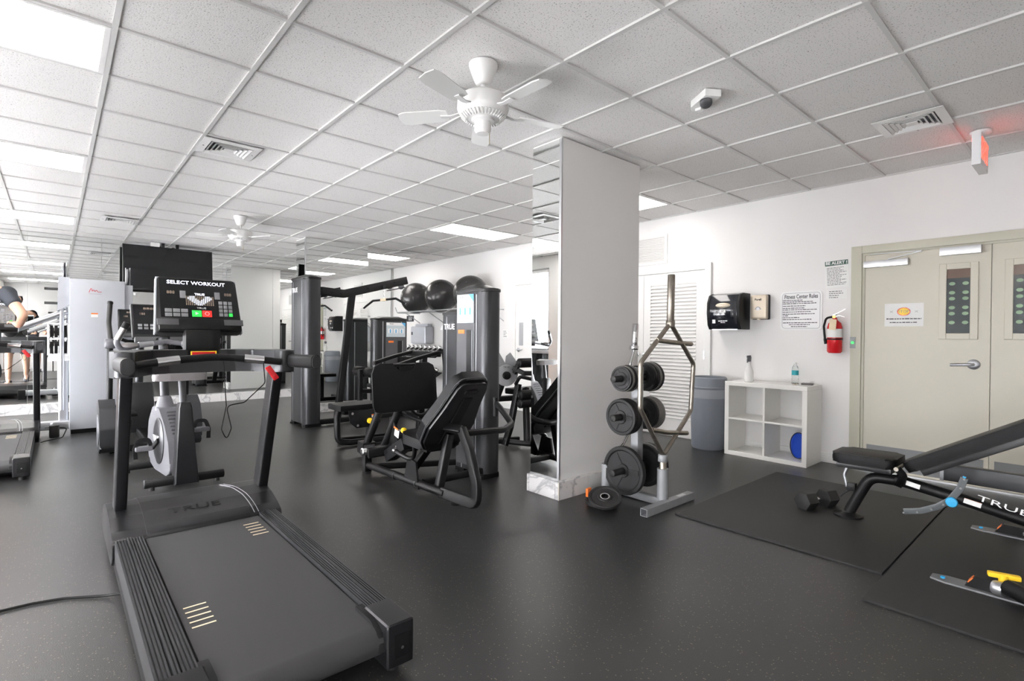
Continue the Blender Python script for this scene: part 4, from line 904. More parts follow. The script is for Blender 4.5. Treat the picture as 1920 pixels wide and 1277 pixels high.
# ================================================================ ELLIPTICAL
ex = .74
t = thing('elliptical_trainer', 'black elliptical trainer with rounded side shrouds and upright swing arms', 'elliptical', (ex, 6.8, 0))
flat('base_beam', [(ex, 6.35, .07), (ex, 7.75, .07)], .09, .07, 'black', t)
for y, w_ in ((6.45, .34), (7.7, .30)): flat('cross_foot', [(ex-w_, y, .04), (ex+w_, y, .04)], .06, .06, 'black', t)
for s in (-1, 1):
    x = ex+s*.36
    pr = [(6.28, .10), (6.26, .28), (6.36, .46), (6.52, .54), (6.70, .50), (6.80, .34), (6.80, .12), (6.70, .03), (6.36, .03)]
    pr = [tuple(v)[:2] for v in fillet([(a, b, 0) for a, b in pr], .06, 4, True)]
    sh_ = prism('side_shroud', pr, Matrix(((0, 0, 1, x-.065), (1, 0, 0, 0), (0, 1, 0, 0), (0, 0, 0, 1))), .13, 'graphite', t, bev=.03)
    cyl('shroud_disc', (x+s*.063, 6.52, .24), (x+s*.072, 6.52, .24), .15, 'shroud_grey', sh_, 28, .004)
    xa = ex+s*.33
    ar = tube('swing_arm', [(xa, 6.62, .48), (xa, 6.55, 1.0), (xa, 6.60, 1.12)], .026, 'black', t, .05)
    cyl('arm_pivot', (xa-.045, 6.56, 1.09), (xa+.045, 6.56, 1.09), .05, 'shroud_grey', ar, 20, .01)
    tube('arm_grip', [(xa+s*-.01, 6.60, 1.10), (xa-s*-.06*0, 6.75, 1.30), (xa+s*-.01, 6.72, 1.50)], .022, 'rubber', ar, .08); lathe('grip_cap', [(.026, 0), (.026, .02), (.015, .03), (0, .03)], (xa+s*-.01, 6.72, 1.495), 'black', ar)
    flat('pedal_arm', [(ex+s*.17, 6.5, .28), (ex+s*.17, 7.45, .36)], .045, .06, 'graphite', t); boxr('pedal', (ex+s*.17-.075, 6.62, .33), (ex+s*.17+.075, 6.98, .365), 'black', t, bev=.012)
    flat('link', [(ex+s*.17, 6.52, .28), (xa, 6.55, .5)], .04, .04, 'black', t)
prism('drive_housing', [(7.3, .06), (7.3, .40), (7.42, .62), (7.6, .62), (7.78, .42), (7.8, .06)], Matrix(((0, 0, 1, ex-.13), (1, 0, 0, 0), (0, 1, 0, 0), (0, 0, 0, 1))), .26, 'satin_black', t, bev=.03)
tube('mast', [(ex, 7.50, .55), (ex, 7.38, 1.2)], .04, 'graphite', t)
cardio_console(t, ex, 7.36, 1.33, .42, .30)
tube('fixed_handle', [(ex-.22, 7.22, 1.14), (ex-.12, 7.34, 1.10), (ex+.12, 7.34, 1.10), (ex+.22, 7.22, 1.14)], .02, 'black', t, .05)
# ================================================================ CABLE CABINET (functional trainer)
t = thing('cable_trainer', 'tall silver cable trainer cabinet with red scribble logo and pulley arms', 'cable machine', (.38, 8.2, 0))
cb = boxr('cabinet', (.125, 8.02, .05), (.645, 8.30, 1.835), 'cabinet_silver', t, bev=.006)
boxr('plinth', (.135, 8.03, 0), (.635, 8.29, .052), 'black', t)
boxr('rear_column', (.645, 8.12, .05), (.735, 8.30, 1.80), 'cabinet_silver', t, bev=.004)
for z in (.12, .62, 1.18, 1.78):
    for x in (.145, .625): cyl('screw', (x, 8.02, z), (x, 8.015, z), .006, 'alu', cb, 8)
lg = [(-.06, -.01), (-.045, .035), (-.035, .04), (-.03, .0), (-.015, .03), (-.005, -.002), (.012, .025), (.022, .0), (.06, .002)]
tube('logo_scribble', [(.36+a, 8.0185, 1.69+b) for a, b in lg], .0028, 'red', cb, .006, 6); boxr('logo_line', (.30, 8.018, 1.664), (.42, 8.0205, 1.667), 'ink_grey', cb)
boxr('warning_label', (.32, 8.0185, 1.385), (.385, 8.0205, 1.435), 'paper', cb); boxr('warning_header', (.32, 8.0175, 1.42), (.385, 8.0205, 1.435), 'orange', cb)
def pulley(o, nm='pulley'):
    p_ = lathe(nm, [(.02, -.012), (.10, -.012), (.105, -.006), (.09, 0), (.105, .006), (.10, .012), (.02, .012)], o, 'shroud_grey', t, (1, 0, 0), 28)
    for s in (-1, 1): flat('pulley_bracket', [Vector(o)+Vector((s*.022, 0, -.14)), Vector(o)+Vector((s*.022, 0, .115))], .05, .006, 'silver', p_, up=(1, 0, 0))
pulley((.08, 8.16, 1.93)); pulley((.69, 8.2, 1.91))
prism('arm_housing', [(-.11, 0), (0, .08), (0, .40), (-.10, .40)], frame3((.125, 8.06, 1.45), (1, 0, 0), (0, 0, 1)), -.2, 'cabinet_silver', t, bev=.006)
for x, y in ((.055, 8.10), (.10, 8.22)): tube('guide_rod', [(x, y, .28), (x, y, 1.5)], .022 if y < 8.2 else .012, 'silver', t)
tube('cable_arm', [(.10, 8.12, 1.45), (-.36, 8.12, 1.22)], .036, 'silver', t); tube('cable_arm_lower', [(.10, 8.12, 1.37), (-.24, 8.12, 1.2)], .018, 'silver', t)
cyl('arm_pulley', (-.38, 8.09, 1.20), (-.38, 8.15, 1.20), .06, 'black', t, 20, .006)
# caged weight stack beside the rods
cgx0, cgx1 = -.065, .115
for x in (cgx0, cgx1):
    for y in (8.1, 8.3): boxr('cage_post', (x-.009, y-.009, .93), (x+.009, y+.009, 1.30), 'white_enamel', t)
for z in (.93, 1.12, 1.30):
    for y in (8.1, 8.3): boxr('cage_rail', (cgx0, y-.009, z-.009), (cgx1, y+.009, z+.009), 'white_enamel', t)
for z in (.95, 1.14):
    for k in range(4): boxr('stack_plate', (cgx0+.015+.04*k, 8.12, z), (cgx0+.045+.04*k, 8.28, z+.14), 'black', t, bev=.004)
boxr('cage_bracket', (cgx0, 8.15, .86), (.125, 8.25, .93), 'white_enamel', t)
flat('base_leg', [(.12, 8.1, .11), (-.42, 8.1, .11)], .09, .10, 'silver', t); flat('lower_post', [(.07, 8.2, .12), (.07, 8.2, .9)], .09, .09, 'silver', t, up=(0, 1, 0)); boxr('base_foot', (-.5, 8.03, 0), (-.40, 8.17, .17), 'black', t, bev=.01)
tube('roller_bracket', [(-.03, 8.04, .13), (-.01, 7.86, .15)], .02, 'silver', t); cyl('foam_roller', (-.01, 7.80, .01), (-.01, 7.80, .15), .045, 'rubber', t, 20, .006)
for z in (1.72, 1.55): tube('pull_up_grip', [(-.10, 8.30, z), (.14, 8.28, z)], .016, 'rubber', t)
# ================================================================ SELECTORISED MACHINES
def tower(t, c, u, n, L, W, h, placard_u=None, logo=True, slot=True, pw=.24, pz=None):
    # c: floor centre, u: long direction, n: outward normal of the placard side
    c, u, n = Vector(c), Vector(u), Vector(n); mt = Matrix((u, n, (0, 0, 1))).transposed().to_4x4(); mt.translation = c
    P = lambda a, b, z: mt @ Vector((a, b, z))
    rr = rrect(L, W, W*.36, 6)
    sh_ = prism('tower_shroud', rr, mt @ Matrix.Translation((0, 0, .045)), h-.075, 'graphite', t, smooth=50)
    prism('tower_cap', rrect(L+.016, W+.016, W*.38, 6), mt @ Matrix.Translation((0, 0, h-.032)), .032, 'satin_black', t, bev=.012, smooth=50)
    bm = bmesh.new()
    A = [bm.verts.new(P(a*.93, b*.93, h-.001)) for a, b in rr]; B = [bm.verts.new(P(a*.55, b*.55, h+.03)) for a, b in rr]; k0 = len(rr)
    for k in range(k0): bm.faces.new((A[k], A[(k+1) % k0], B[(k+1) % k0], B[k]))
    bm.faces.new(B); bm.faces.new(A[::-1]); fin('tower_dome', bm, 'satin_black', t, 60)
    for s in (-1, 1):
        boxm('seam_strip', P(L/2-.13 if s > 0 else -L/2+.13, W/2 if False else 0, h/2), (.010, W+.006, h-.10), 'silver', t, mt)
        boxm('base_foot', P(s*(L/2-.09), 0, .022), (.13, W*.9, .044), 'black', t, mt)
        cyl('levelling_foot', P(s*(L/2-.06), W*.45, 0), P(s*(L/2-.06), W*.45, .02), .025, 'rubber', t); cyl('levelling_foot', P(s*(L/2-.06), -W*.45, 0), P(s*(L/2-.06), -W*.45, .02), .025, 'rubber', t)
    if logo:
        tx = text('logo', 'TRUE', .085, P(-.02 if False else .10, -W/2-.002, h-.165), -u, (0, 0, 1), 'print_white', sh_, bold=.002)
        prism('logo_mark', [(-.03, -.03), (.012, -.03), (.012, .03)], frame3(P(.245, -W/2-.0015, h-.165), -u, (0, 0, 1)), .001, 'print_white', sh_)
    if placard_u is not None:
        a = placard_u; z1 = (pz or (h-.29, h-.05))
        pn = boxm('stack_panel', P(a, W/2-.003, (h-.05)/2+.03), (pw+.02, .014, h-.16), 'panel_grey', t, mt)
        pl = boxm('placard', P(a, W/2+.006, (z1[0]+z1[1])/2), (pw, .006, z1[1]-z1[0]), 'placard', t, mt); zh = z1[1]-z1[0]
        boxm('placard_header', P(a, W/2+.0095, z1[1]-zh*.10), (pw, .001, zh*.2), 'print_white', pl, mt); prism('header_corner', [(-.05, .02), (.02, .02), (.02, -.045)], frame3(P(a+pw/2-.02, W/2+.0105, z1[1]-.02), u, (0, 0, 1)), .0006, 'placard_blue', pl)
        text('placard_logo', 'TRUE', .028, P(a-pw*.24, W/2+.0105, z1[1]-zh*.10), u if u.cross(Vector((0, 0, 1))).dot(n) < 0 else u, (0, 0, 1), 'ink', pl)
        for k in range(3):
            f = boxm('diagram', P(a-pw*.3+pw*.3*k, W/2+.0095, z1[0]+zh*.42), (pw*.22, .001, zh*.32), 'print_white', pl, mt); cyl('figure', P(a-pw*.3+pw*.3*k, W/2+.010, z1[0]+zh*.50), P(a-pw*.3+pw*.3*k, W/2+.0112, z1[0]+zh*.50), .010, 'placard_blue', pl, 10); boxm('figure', P(a-pw*.3+pw*.3*k, W/2+.0105, z1[0]+zh*.38), (.022, .001, .045), 'placard_blue', pl, mt)
        if slot:
            sl = boxm('stack_slot', P(a+pw*.22, W/2+.0045, (z1[0]-.06+.35)/2), (.075, .003, z1[0]-.06-.35), 'satin_black', t, mt)
            boxm('slot_trim', P(a+pw*.22+.044, W/2+.006, (z1[0]-.06+.35)/2), (.006, .006, z1[0]-.06-.35), 'silver', t, mt)
            boxm('caution_label', P(a-pw*.25, W/2+.0055, z1[0]-.075), (.09, .003, .032), 'orange', t, mt)
def boxm(name, c, s, m, parent, mt, bev=0.): return box(name, c, s, m, parent, rot3(mt), bev)
# ---- leg press
t = thing('leg_press', 'black seated leg press with wide foot plate and tall weight tower', 'leg press', (2.3, 3.6, 0), )
tower(t, (2.76, 3.59, 0), (0, -1, 0), (-1, 0, 0), .46, .18, 1.60, -.05, False, True, .24, (1.31, 1.555))
rx = 2.10
tube('base_rail', [(2.03, 4.22, .075), (rx, 3.10, .065)], .030, 'black', t)
for y in (3.45, 3.75): tube('rail_joint', [(2.03+.07*(4.22-y)/1.12, y, .0675+.0001), (2.03+.07*(4.22-y-.02)/1.12, y-.02, .0675)], .0325, 'graphite', t)
a, b, c = PX(893, 905, 2.13), PX(880, 845, 2.17), PX(866, 806, 2.20)
flat('rear_hoop', [(rx, 3.14, .065), (rx+.02, a.y-.02, .065), a, b, c], .045, .075, 'black', t, .09, up=(0, 1, .2))
for p in ((2.14, 3.02), (2.03, 4.20)): lathe('levelling_foot', [(.035, 0), (.04, .01), (.018, .018), (.012, .05), (0, .05)], (*p, 0), 'rubber', t)
flat('tower_link', [(rx+.02, 3.42, .07), (2.70, 3.42, .07)], .05, .05, 'black', t); flat('tower_link', [(2.04, 4.12, .07), (2.74, 3.78, .07)], .05, .05, 'black', t)
# seat and back pad
sm_ = frame3((2.27, 3.56, .335), (1, 0, 0), (0, 1, .10)); so = [tuple(v)[:2] for v in fillet([(a, b, 0) for a, b in [(-.17, -.18), (.17, -.18), (.21, .08), (.15, .19), (-.15, .19), (-.21, .08)]], .06, 4, True)]
prism('seat', so, sm_, .075, 'vinyl', t, bev=.022); box('seat_base', sm_ @ Vector((0, -.02, -.012)), (.26, .26, .02), 'black', t, rot3(sm_))
bm_ = frame3((2.23, 3.38, .335), (1, 0, 0), (0, -.62, .75)); bo = [(-.12, -.03), (.12, -.03), (.20, .09), (.215, .25), (.17, .45), (.14, .66), (.11, .72), (-.11, .72), (-.14, .66), (-.17, .45), (-.215, .25), (-.20, .09)]
bo = [tuple(v)[:2] for v in fillet([(a, b, 0) for a, b in bo], .07, 4, True)]
bp = prism('back_pad', bo, bm_, -.085, 'vinyl', t, bev=.022)
bp2 = prism('back_shell', [(a*.93, b*.95+.015) for a, b in bo], bm_ @ Matrix.Translation((0, 0, .0)), .022, 'satin_black', t, bev=.008)
tube('piping', [bm_ @ Vector((a*1.0, b, -.014)) for a, b in bo], .004, 'panel_grey', bp, closed=True, seg=6)
prism('shell_grip', rrect(.12, .045, .02, 4), bm_ @ Matrix.Translation((0, .62, .02)), .014, 'black', bp2, bev=.004)
prism('shell_channel', [(-.05, 0), (.05, 0), (.035, .48), (-.035, .48)], bm_ @ Matrix.Translation((0, .08, .02)), .012, 'black', bp2, bev=.004)
flat('seat_strut', [bm_ @ Vector((0, .18, .03)), PX(823, 915, 2.14)], .06, .06, 'black', t, up=(0, 1, 0)); flat('seat_strut', [(2.27, 3.55, .33), (2.09, 3.62, .07)], .06, .05, 'black', t, up=(0, 1, 0))
flat('back_strut', [c, bm_ @ Vector((-.06, .26, .025))], .045, .06, 'black', t, up=(0, 1, .2))
# grab handles
tube('grab_handle', [PY(931, 757, 3.30), PY(938, 765, 3.22), PY(960, 795, 3.02), PY(945, 806, 2.98), PX(876, 812, 2.24)], .024, 'black', t, .06)
cyl('handle_clamp', PY(929, 745, 3.31), PY(929, 780, 3.31), .022, 'black', t, 12)
g = tube('seat_handle', [PX(741, 846, 2.02), PX(776, 866, 2.06), (2.16, 3.62, .33)], .018, 'black', t, .04); cyl('handle_tip', PX(739, 845, 2.02), PX(743, 847.2, 2.0205), .0215, 'chrome', g); 
# foot plate
fm = frame3((2.31, 4.05, .75), (1, 0, 0), (0, .10, 1)); fo = [(-.315, -.15), (-.30, -.20), (-.26, -.215), (.26, -.215), (.30, -.20), (.315, -.15), (.315, .12), (.29, .18), (.24, .205), (.115, .205)] + [(.115*cos(a), .205-.075*sin(a)) for a in [pi*k/10 for k in range(1, 10)]] + [(-.115, .205), (-.24, .205), (-.29, .18), (-.315, .12)]
prism('foot_plate', fo, fm, .022, 'black', t, bev=.003)
tube('plate_handle', [fm @ Vector((-.16, .19, -.015)), fm @ Vector((.16, .19, -.015))], .013, 'satin_black', t)
for dx in (-.16, .16): flat('plate_stiffener', [fm @ Vector((dx, -.2, -.02)), fm @ Vector((dx, .12, -.02))], .05, .035, 'black', t, up=(0, 1, 0))
pv1, pv2 = PX(690, 862, 2.03), PX(713, 858, 2.20)
tube('press_arm', [fm @ Vector((-.24, -.19, -.02)), PX(688, 832, 2.03)], .034, 'black', t); tube('press_arm', [fm @ Vector((-.05, -.19, -.02)), PX(716, 848, 2.20)], .034, 'black', t)
pb = box('pivot_block', PX(687, 838, 2.03), (.12, .11, .10), 'black', t, Matrix.Rotation(.1, 3, 'X'), .008); box('pivot_label', PX(687, 838, 2.03)+Vector((0, -.058, .005)), (.10, .004, .05), 'panel_grey', pb)
flat('pivot_post', [PX(688, 850, 2.03), (2.03, 4.2, .02)], .07, .06, 'black', t, up=(0, 1, 0)); cyl('pivot_bolt', (1.96, PX(690, 868, 2.03).y-.02, .20), (2.10, PX(690, 868, 2.03).y-.02, .20), .035, 'chrome', t, 16, .006)
flat('cross_pivot', [(2.0, 4.12, .19), (2.42, 4.02, .22)], .08, .08, 'black', t)
lk = PX(745, 842, 2.16); bx_ = box('link_housing', lk+Vector((0, -.02, 0)), (.10, .34, .10), 'satin_black', t, Matrix.Rotation(-.48, 3, 'X'), .012)
for dy in (-.08, .07): cyl('bolt', lk+Vector((-.052, dy, -dy*.5)), lk+Vector((-.058, dy, -dy*.5)), .010, 'chrome', bx_, 10)
br_ = prism('adjuster_plate', [(-.09, -.14), (.10, -.14), (.07, .05), (-.02, .16), (-.06, .15)], frame3(PX(740, 815, 2.24), (0, -1, 0), (0, 0, 1)), .02, 'black', t, bev=.003)
box('warning_label', PX(744, 812, 2.215), (.003, .075, .07), 'paper', br_, Matrix.Rotation(.25, 3, 'X')); box('label_header', PX(742, 803, 2.213), (.003, .07, .014), 'orange', br_, Matrix.Rotation(.25, 3, 'X'))
k_ = cyl('pull_pin', PX(747, 807, 2.22), PX(757, 807, 2.21), .008, 'chrome', br_); lathe('pin_knob', [(.012, 0), (.024, .006), (.024, .028), (.012, .036), (0, .036)], PX(756, 807, 2.21), 'yellow', br_, (-.2, -.9, .1), 16)
tube('push_rod', [PX(747, 773, 2.30), PX(812, 797, 2.30)], .016, 'black', t); cyl('rod_end', PX(745, 773, 2.27), PX(745, 773, 2.33), .024, 'chrome', t)
bk = prism('seat_bracket', [(-.10, -.12), (.12, -.12), (.08, .08), (-.04, .10)], frame3(PX(772, 882, 2.07), (0, -1, 0), (0, 0, 1)), .016, 'black', t, bev=.003); box('warning_label', PX(772, 874, 2.058), (.003, .06, .06), 'paper', bk); box('label_header', PX(772, 867, 2.056), (.003, .06, .014), 'orange', bk)
# ---- lat pulldown
t = thing('lat_pulldown', 'black lat pulldown machine with tall tower and angled overhead boom', 'lat pulldown', (3.0, 6.8, 0))
tower(t, (2.495, 6.98, 0), (0, 1, 0), (1, 0, 0), .58, .22, 1.945, 0., True, True)
YL = 6.78
pts = [PY(592, 545, YL), PY(645, 551, YL), PY(762, 526, YL)]
flat('boom', [Vector((2.62, YL, pts[0].z)), pts[1], pts[2]], .06, .11, 'black', t, .08)
flat('strut', [PY(660, 552, YL), PY(632, 786, YL)], .06, .09, 'black', t, up=(1, 0, .1))
cx_ = PY(720, 562, 6.72); e_ = PY(745, 538, YL)
flat('pulley_bracket', [PY(727, 545, YL), PY(757, 539, YL)], .07, .014, 'graphite', t)
for q in (730, 752): cyl('pulley', PY(q, 537, YL)+Vector((0, -.012, .0)), PY(q, 537, YL)+Vector((0, .012, 0)), .045, 'shroud_grey', t, 20, .004)
for q, yy in ((622, 548), (640, 551), (690, 541), (740, 529)): cyl('bolt', PY(q, yy, YL-.031)+Vector((0, 0, 0)), PY(q, yy, YL-.04), .016, 'black', t, 10)
lb = thing('lat_bar', 'bent black lat bar with bare metal ends hanging from cable', 'lat bar', cx_)
bar = [cx_+Vector((0, -.62, -.09)), cx_+Vector((0, -.34, 0)), cx_+Vector((0, .34, 0)), cx_+Vector((0, .62, -.09))]
bo_ = tube('bar', bar, .016, 'black', lb, .06)
for s in (0, 3): cyl('bar_end', bar[s], bar[s]+(bar[s]-bar[1 if s == 0 else 2]).normalized()*.012, .018, 'chrome', lb)
boxr('bar_label', cx_+Vector((-.018, -.08, -.018)), cx_+Vector((.018, .08, .018)), 'cream', lb)
for k in range(5): tube('chain_link', [cx_+Vector((.008*cos(a) if k % 2 else 0, 0 if k % 2 else .008*cos(a), .03+.026*k+.015*sin(a))) for a in [q*pi/4 for q in range(8)]], .0028, 'chrome', lb, closed=True, seg=5)
cyl('snap_swivel', cx_+Vector((0, 0, .155)), cx_+Vector((0, 0, .21)), .014, 'black', lb); tube('cable', [cx_+Vector((0, 0, .20)), Vector((cx_.x, YL-.03, e_.z-.01))], .003, 'cord', lb, seg=6)
root_lat = t; ORG = Vector((3.0, 6.8, 0))
flat('base_rail', [(2.5, YL, .05), (3.95, YL, .05)], .07, .07, 'black', t); flat('cross_foot', [(3.9, YL-.35, .05), (3.9, YL+.35, .05)], .07, .07, 'black', t)
flat('seat_post', [(3.55, YL, .06), (3.55, YL, .46)], .07, .06, 'black', t, up=(0, 1, 0)); box('seat', (3.55, YL, .48), (.42, .30, .06), 'vinyl', t, bev=.02)
flat('thigh_post', [(3.17, YL, .06), (3.17, YL, .72)], .06, .06, 'black', t, up=(0, 1, 0)); flat('seat_rail', [(3.17, YL, .42), (3.55, YL, .40)], .06, .06, 'black', t)
for s in (-1, 1): cyl('thigh_pad', (3.25, YL+s*.05, .68), (3.25, YL+s*.30, .68), .07, 'vinyl', t, 20, .01)
tube('pad_axle', [(3.25, YL-.30, .68), (3.25, YL+.30, .68)], .015, 'black', t); flat('pad_arm', [(3.17, YL, .70), (3.25, YL, .68)], .04, .04, 'black', t)
# ---- seated press bench with U-shaped foot (in front of the small tower)
t = thing('press_bench', 'black padded press bench with yellow pin and looped floor tube', 'weight machine', (2.8, 5.4, 0))
yb = 5.38; s0 = PY(626, 770, yb).x
box('seat', (s0+.24, yb, .425), (.48, .34, .065), 'vinyl', t, bev=.022)
tube('loop_base', [(s0+.06, yb, .39), (s0+.03, yb-.01, .33), (s0+.03, yb-.03, .06), (s0+.16, yb-.05, .04), (s0+.98, yb-.12, .04)], .032, 'black', t, .10)
flat('base_rail', [(s0+.10, yb+.14, .045), (s0+1.25, yb+.02, .045)], .06, .05, 'black', t)
bk = prism('adjuster_plate', [(-.19, .09), (.19, .09), (.17, -.06), (.10, -.10), (-.10, -.10), (-.17, -.04)], frame3((s0+.27, yb-.175, .31), (1, 0, 0), (0, 0, 1)), .014, 'satin_black', t, bev=.003)
for a, b in ((-.15, .06), (.15, .06), (-.09, -.07), (.09, -.07)): cyl('bolt', (s0+.27+a, yb-.190, .31+b), (s0+.27+a, yb-.198, .31+b), .014, 'chrome', bk, 10)
lathe('pin_knob', [(.014, 0), (.03, .008), (.03, .032), (.014, .04), (0, .04)], (s0+.31, yb-.19, .28), 'yellow', bk, (0, -1, 0), 16); boxr('warning_label', (s0+.34, yb-.193, .31), (s0+.44, yb-.190, .345), 'paper', bk); boxr('label_header', (s0+.34, yb-.1935, .333), (s0+.44, yb-.1905, .345), 'orange', bk)
flat('seat_spar', [(s0+.1, yb, .37), (s0+1.0, yb, .34)], .08, .06, 'black', t); flat('seat_post', [(s0+.45, yb+.02, .36), (s0+.45, yb+.1, .05)], .07, .06, 'black', t, up=(0, 1, 0))
bmx = frame3((s0+.62, yb, .50), (0, -1, 0), (.22, 0, 1)); prism('back_pad', rrect(.30, .10, .03, 4), bmx, -.06, 'vinyl', t, bev=.015)
flat('upright', [(s0+1.05, yb, .05), (s0+1.1, yb, .95)], .08, .07, 'black', t, up=(0, 1, 0))
for dy in (-.28, .28):
    flat('press_arm', [(s0+1.12, yb+dy, 1.00), (s0+.85, yb+dy, .94), (s0+.60, yb+dy, .87)], .055, .04, 'black', t, .05); tube('hand_grip', [(s0+.60, yb+dy, .87), (s0+.54, yb+dy*.7, .86)], .02, 'rubber', t)
flat('arm_yoke', [(s0+1.12, yb-.30, .98), (s0+1.12, yb+.30, .98)], .06, .06, 'black', t)
tube('cam_wheel', [(s0+1.02+.14*cos(a), yb-.08, .40+.14*sin(a)) for a in [2*pi*k/24 for k in range(24)]], .018, 'black', t, closed=True)
# ---- tower by the far pillar
t = thing('cable_row', 'black seated row tower with placard facing room beside far pillar', 'weight machine', (3.96, 7.45, 0))
tower(t, (3.965, 7.46, 0), (1, 0, 0), (0, -1, 0), .58, .22, 1.46, .06, False, True, .33, (1.17, 1.395))
flat('base_rail', [(4.1, 7.38, .045), (4.1, 7.16, .045)], .07, .05, 'black', t); flat('pulley_mast', [(4.17, 7.33, .05), (4.17, 7.33, .7)], .05, .05, 'black', t, up=(0, 1, 0)); boxr('chest_pad', (4.03, 7.20, .62), (4.31, 7.28, .86), 'vinyl', t, bev=.02); flat('pad_arm', [(4.17, 7.26, .68), (4.17, 7.34, .68)], .05, .05, 'black', t)
# ---- leg extension beside the pillar
t = thing('leg_extension', 'black leg extension with foam rollers and silver cam disc', 'leg extension', (3.6, 4.5, 0))
tower(t, (3.39, 4.68, 0), (0, 1, 0), (1, 0, 0), .56, .22, 1.46, 0., True, False)
cd = PY(949, 704, 4.32)
lathe('cam_disc', [(.03, -.008), (.118, -.008), (.12, 0), (.118, .008), (.03, .008)], cd, 'silver', t, (-.45, -.9, 0), 36); cyl('cam_hub', cd+Vector((-.01, -.03, 0)), cd+Vector((.02, .05, 0)), .045, 'black', t, 20, .006); text('cam_print', 'TRUE', .03, cd+Vector((-.0035, -.009, .09)), (.9, -.45, 0), (0, 0, 1), 'ink', t)
prism('cam_plate', [(-.06, -.12), (.10, -.10), (.13, .05), (.02, .20), (-.03, .16)], frame3(cd+Vector((.08, .06, .05)), (.9, -.45, 0), (0, 0, 1)), .02, 'rack_grey', t, bev=.003); prism('cam_plate', [(-.05, -.10), (.09, -.08), (.08, .05), (-.02, .22), (-.05, .16)], frame3(cd+Vector((-.02, .10, .06)), (.9, -.45, 0), (0, 0, 1)), .02, 'rack_grey', t, bev=.003)
def roller(a, b, r=.052):
    cyl('foam_roller', a, b, r, 'vinyl', t, 20, .012); d = (Vector(b)-Vector(a)).normalized(); cyl('roller_cap', Vector(a)-d*.012, Vector(a)+d*.002, r*.45, 'chrome', t, 12)
for (px_, py_, w_) in ((972, 681, .40), (974, 741, .40), (973, 757, .36)):
    a = PY(px_, py_, 4.12); roller(a, a+Vector((w_, -.02, 0)))
flat('roller_arm', [PY(965, 700, 4.2), PY(972, 683, 4.14)], .05, .04, 'black', t, up=(1, 0, 0)); flat('swing_arm', [PY(962, 690, 4.2), PY(982, 700, 4.1), PY(1000, 700, 4.05)], .04, .05, 'black', t, .03); tube('side_handle', [PY(967, 720, 4.2), PY(975, 706, 4.1), PY(1001, 712, 4.05)], .02, 'black', t, .03)
flat('frame_leg', [PY(972, 720, 4.2), PY(957, 800, 4.25), PY(946, 835, 4.25)], .07, .05, 'black', t, up=(1, 0, 0)); flat('frame_leg', [(3.95, 4.25, .62), (3.82, 4.08, .05)], .07, .05, 'black', t, up=(1, 0, 0))
tube('base_loop', [(3.55, 4.42, .05), (3.68, 4.30, .05), (3.80, 4.02, .05), (3.95, 3.95, .05), (4.3, 4.0, .05)], .03, 'black', t, .08); flat('tower_link', [(3.45, 4.5, .05), (3.9, 4.3, .05)], .06, .05, 'black', t); flat('seat_spar', [(3.55, 4.45, .5), (4.2, 4.35, .5)], .07, .06, 'black', t); box('seat', (4.15, 4.40, .56), (.42, .40, .07), 'vinyl', t, bev=.02)
flat('seat_post', [(4.2, 4.36, .52), (4.2, 4.05, .05)], .07, .06, 'black', t, up=(0, 1, 0)); flat('cam_arm', [cd+Vector((.02, .04, 0)), (3.65, 4.40, .5)], .06, .05, 'black', t, up=(0, 1, 0))
# ================================================================ WEIGHT TREE
t = thing('weight_tree', 'grey steel weight plate tree with bar holders beside near pillar', 'weight rack', (3.24, 2.25, 0))
ux, uy = 3.24, 2.27
def sq(nm, a, b, w_=.052, m='rack_grey', up=(0, 0, 1)): return flat(nm, [a, b], w_, w_, m, t, up=up, r=.005)
bm = bmesh.new()      # open-ended square tube
for dy, dz, w_, h_ in ((0, .0245, .052, .003), (0, -.0245, .052, .003), (.0245, 0, .003, .046), (-.0245, 0, .003, .046)): add_box(bm, (3.24, 2.0+dy, .030+dz), (.60, w_, h_))
fb_ = fin('front_foot', bm, 'rack_grey', t, 0); boxr('foot_label', (3.36, 1.985, .0565), (3.45, 2.015, .0575), 'alu', fb_)
sq('rear_foot', (3.0, 2.50, .030), (3.50, 2.50, .030)); sq('base_beam', (ux, 2.02, .032), (ux, 2.49, .032)); sq('upright', (ux, uy, .05), (ux, uy, .98), .065, up=(0, 1, 0)); box('upright_cap', (ux, uy, .983), (.066, .066, .008), 'black', t)
PEG = [(.90, .012), (.625, .012), (.235, .012)]
for z, _ in PEG:
    for s in (-1, 1):
        pg = cyl('peg', (ux+s*.03, uy, z), (ux+s*.285, uy, z), .0235, 'iron', t, 16, .003); cyl('peg_cap', (ux+s*.284, uy, z), (ux+s*.292, uy, z), .0245, 'rubber', t, 16, .003)
hl, hr = (3.10, 2.44), (3.235, 2.045)
cyl('bar_holder', (*hl, .05), (*hl, .25), .036, 'rack_grey', t, 16); cyl('bar_holder', (*hr, .055), (*hr, .27), .040, 'rack_grey', t, 16)
def plate_mesh(r, th, style):
    pr = [(.026, -th/2), (.045, -th/2), (.05, -th*.30), (r*.80, -th*.30), (r*.86, -th/2), (r*.98, -th/2), (r, -th*.35), (r, th*.35), (r*.98, th/2), (r*.86, th/2), (r*.80, th*.30), (.05, th*.30), (.045, th/2), (.026, th/2), (.026, -th/2)]
    return pr
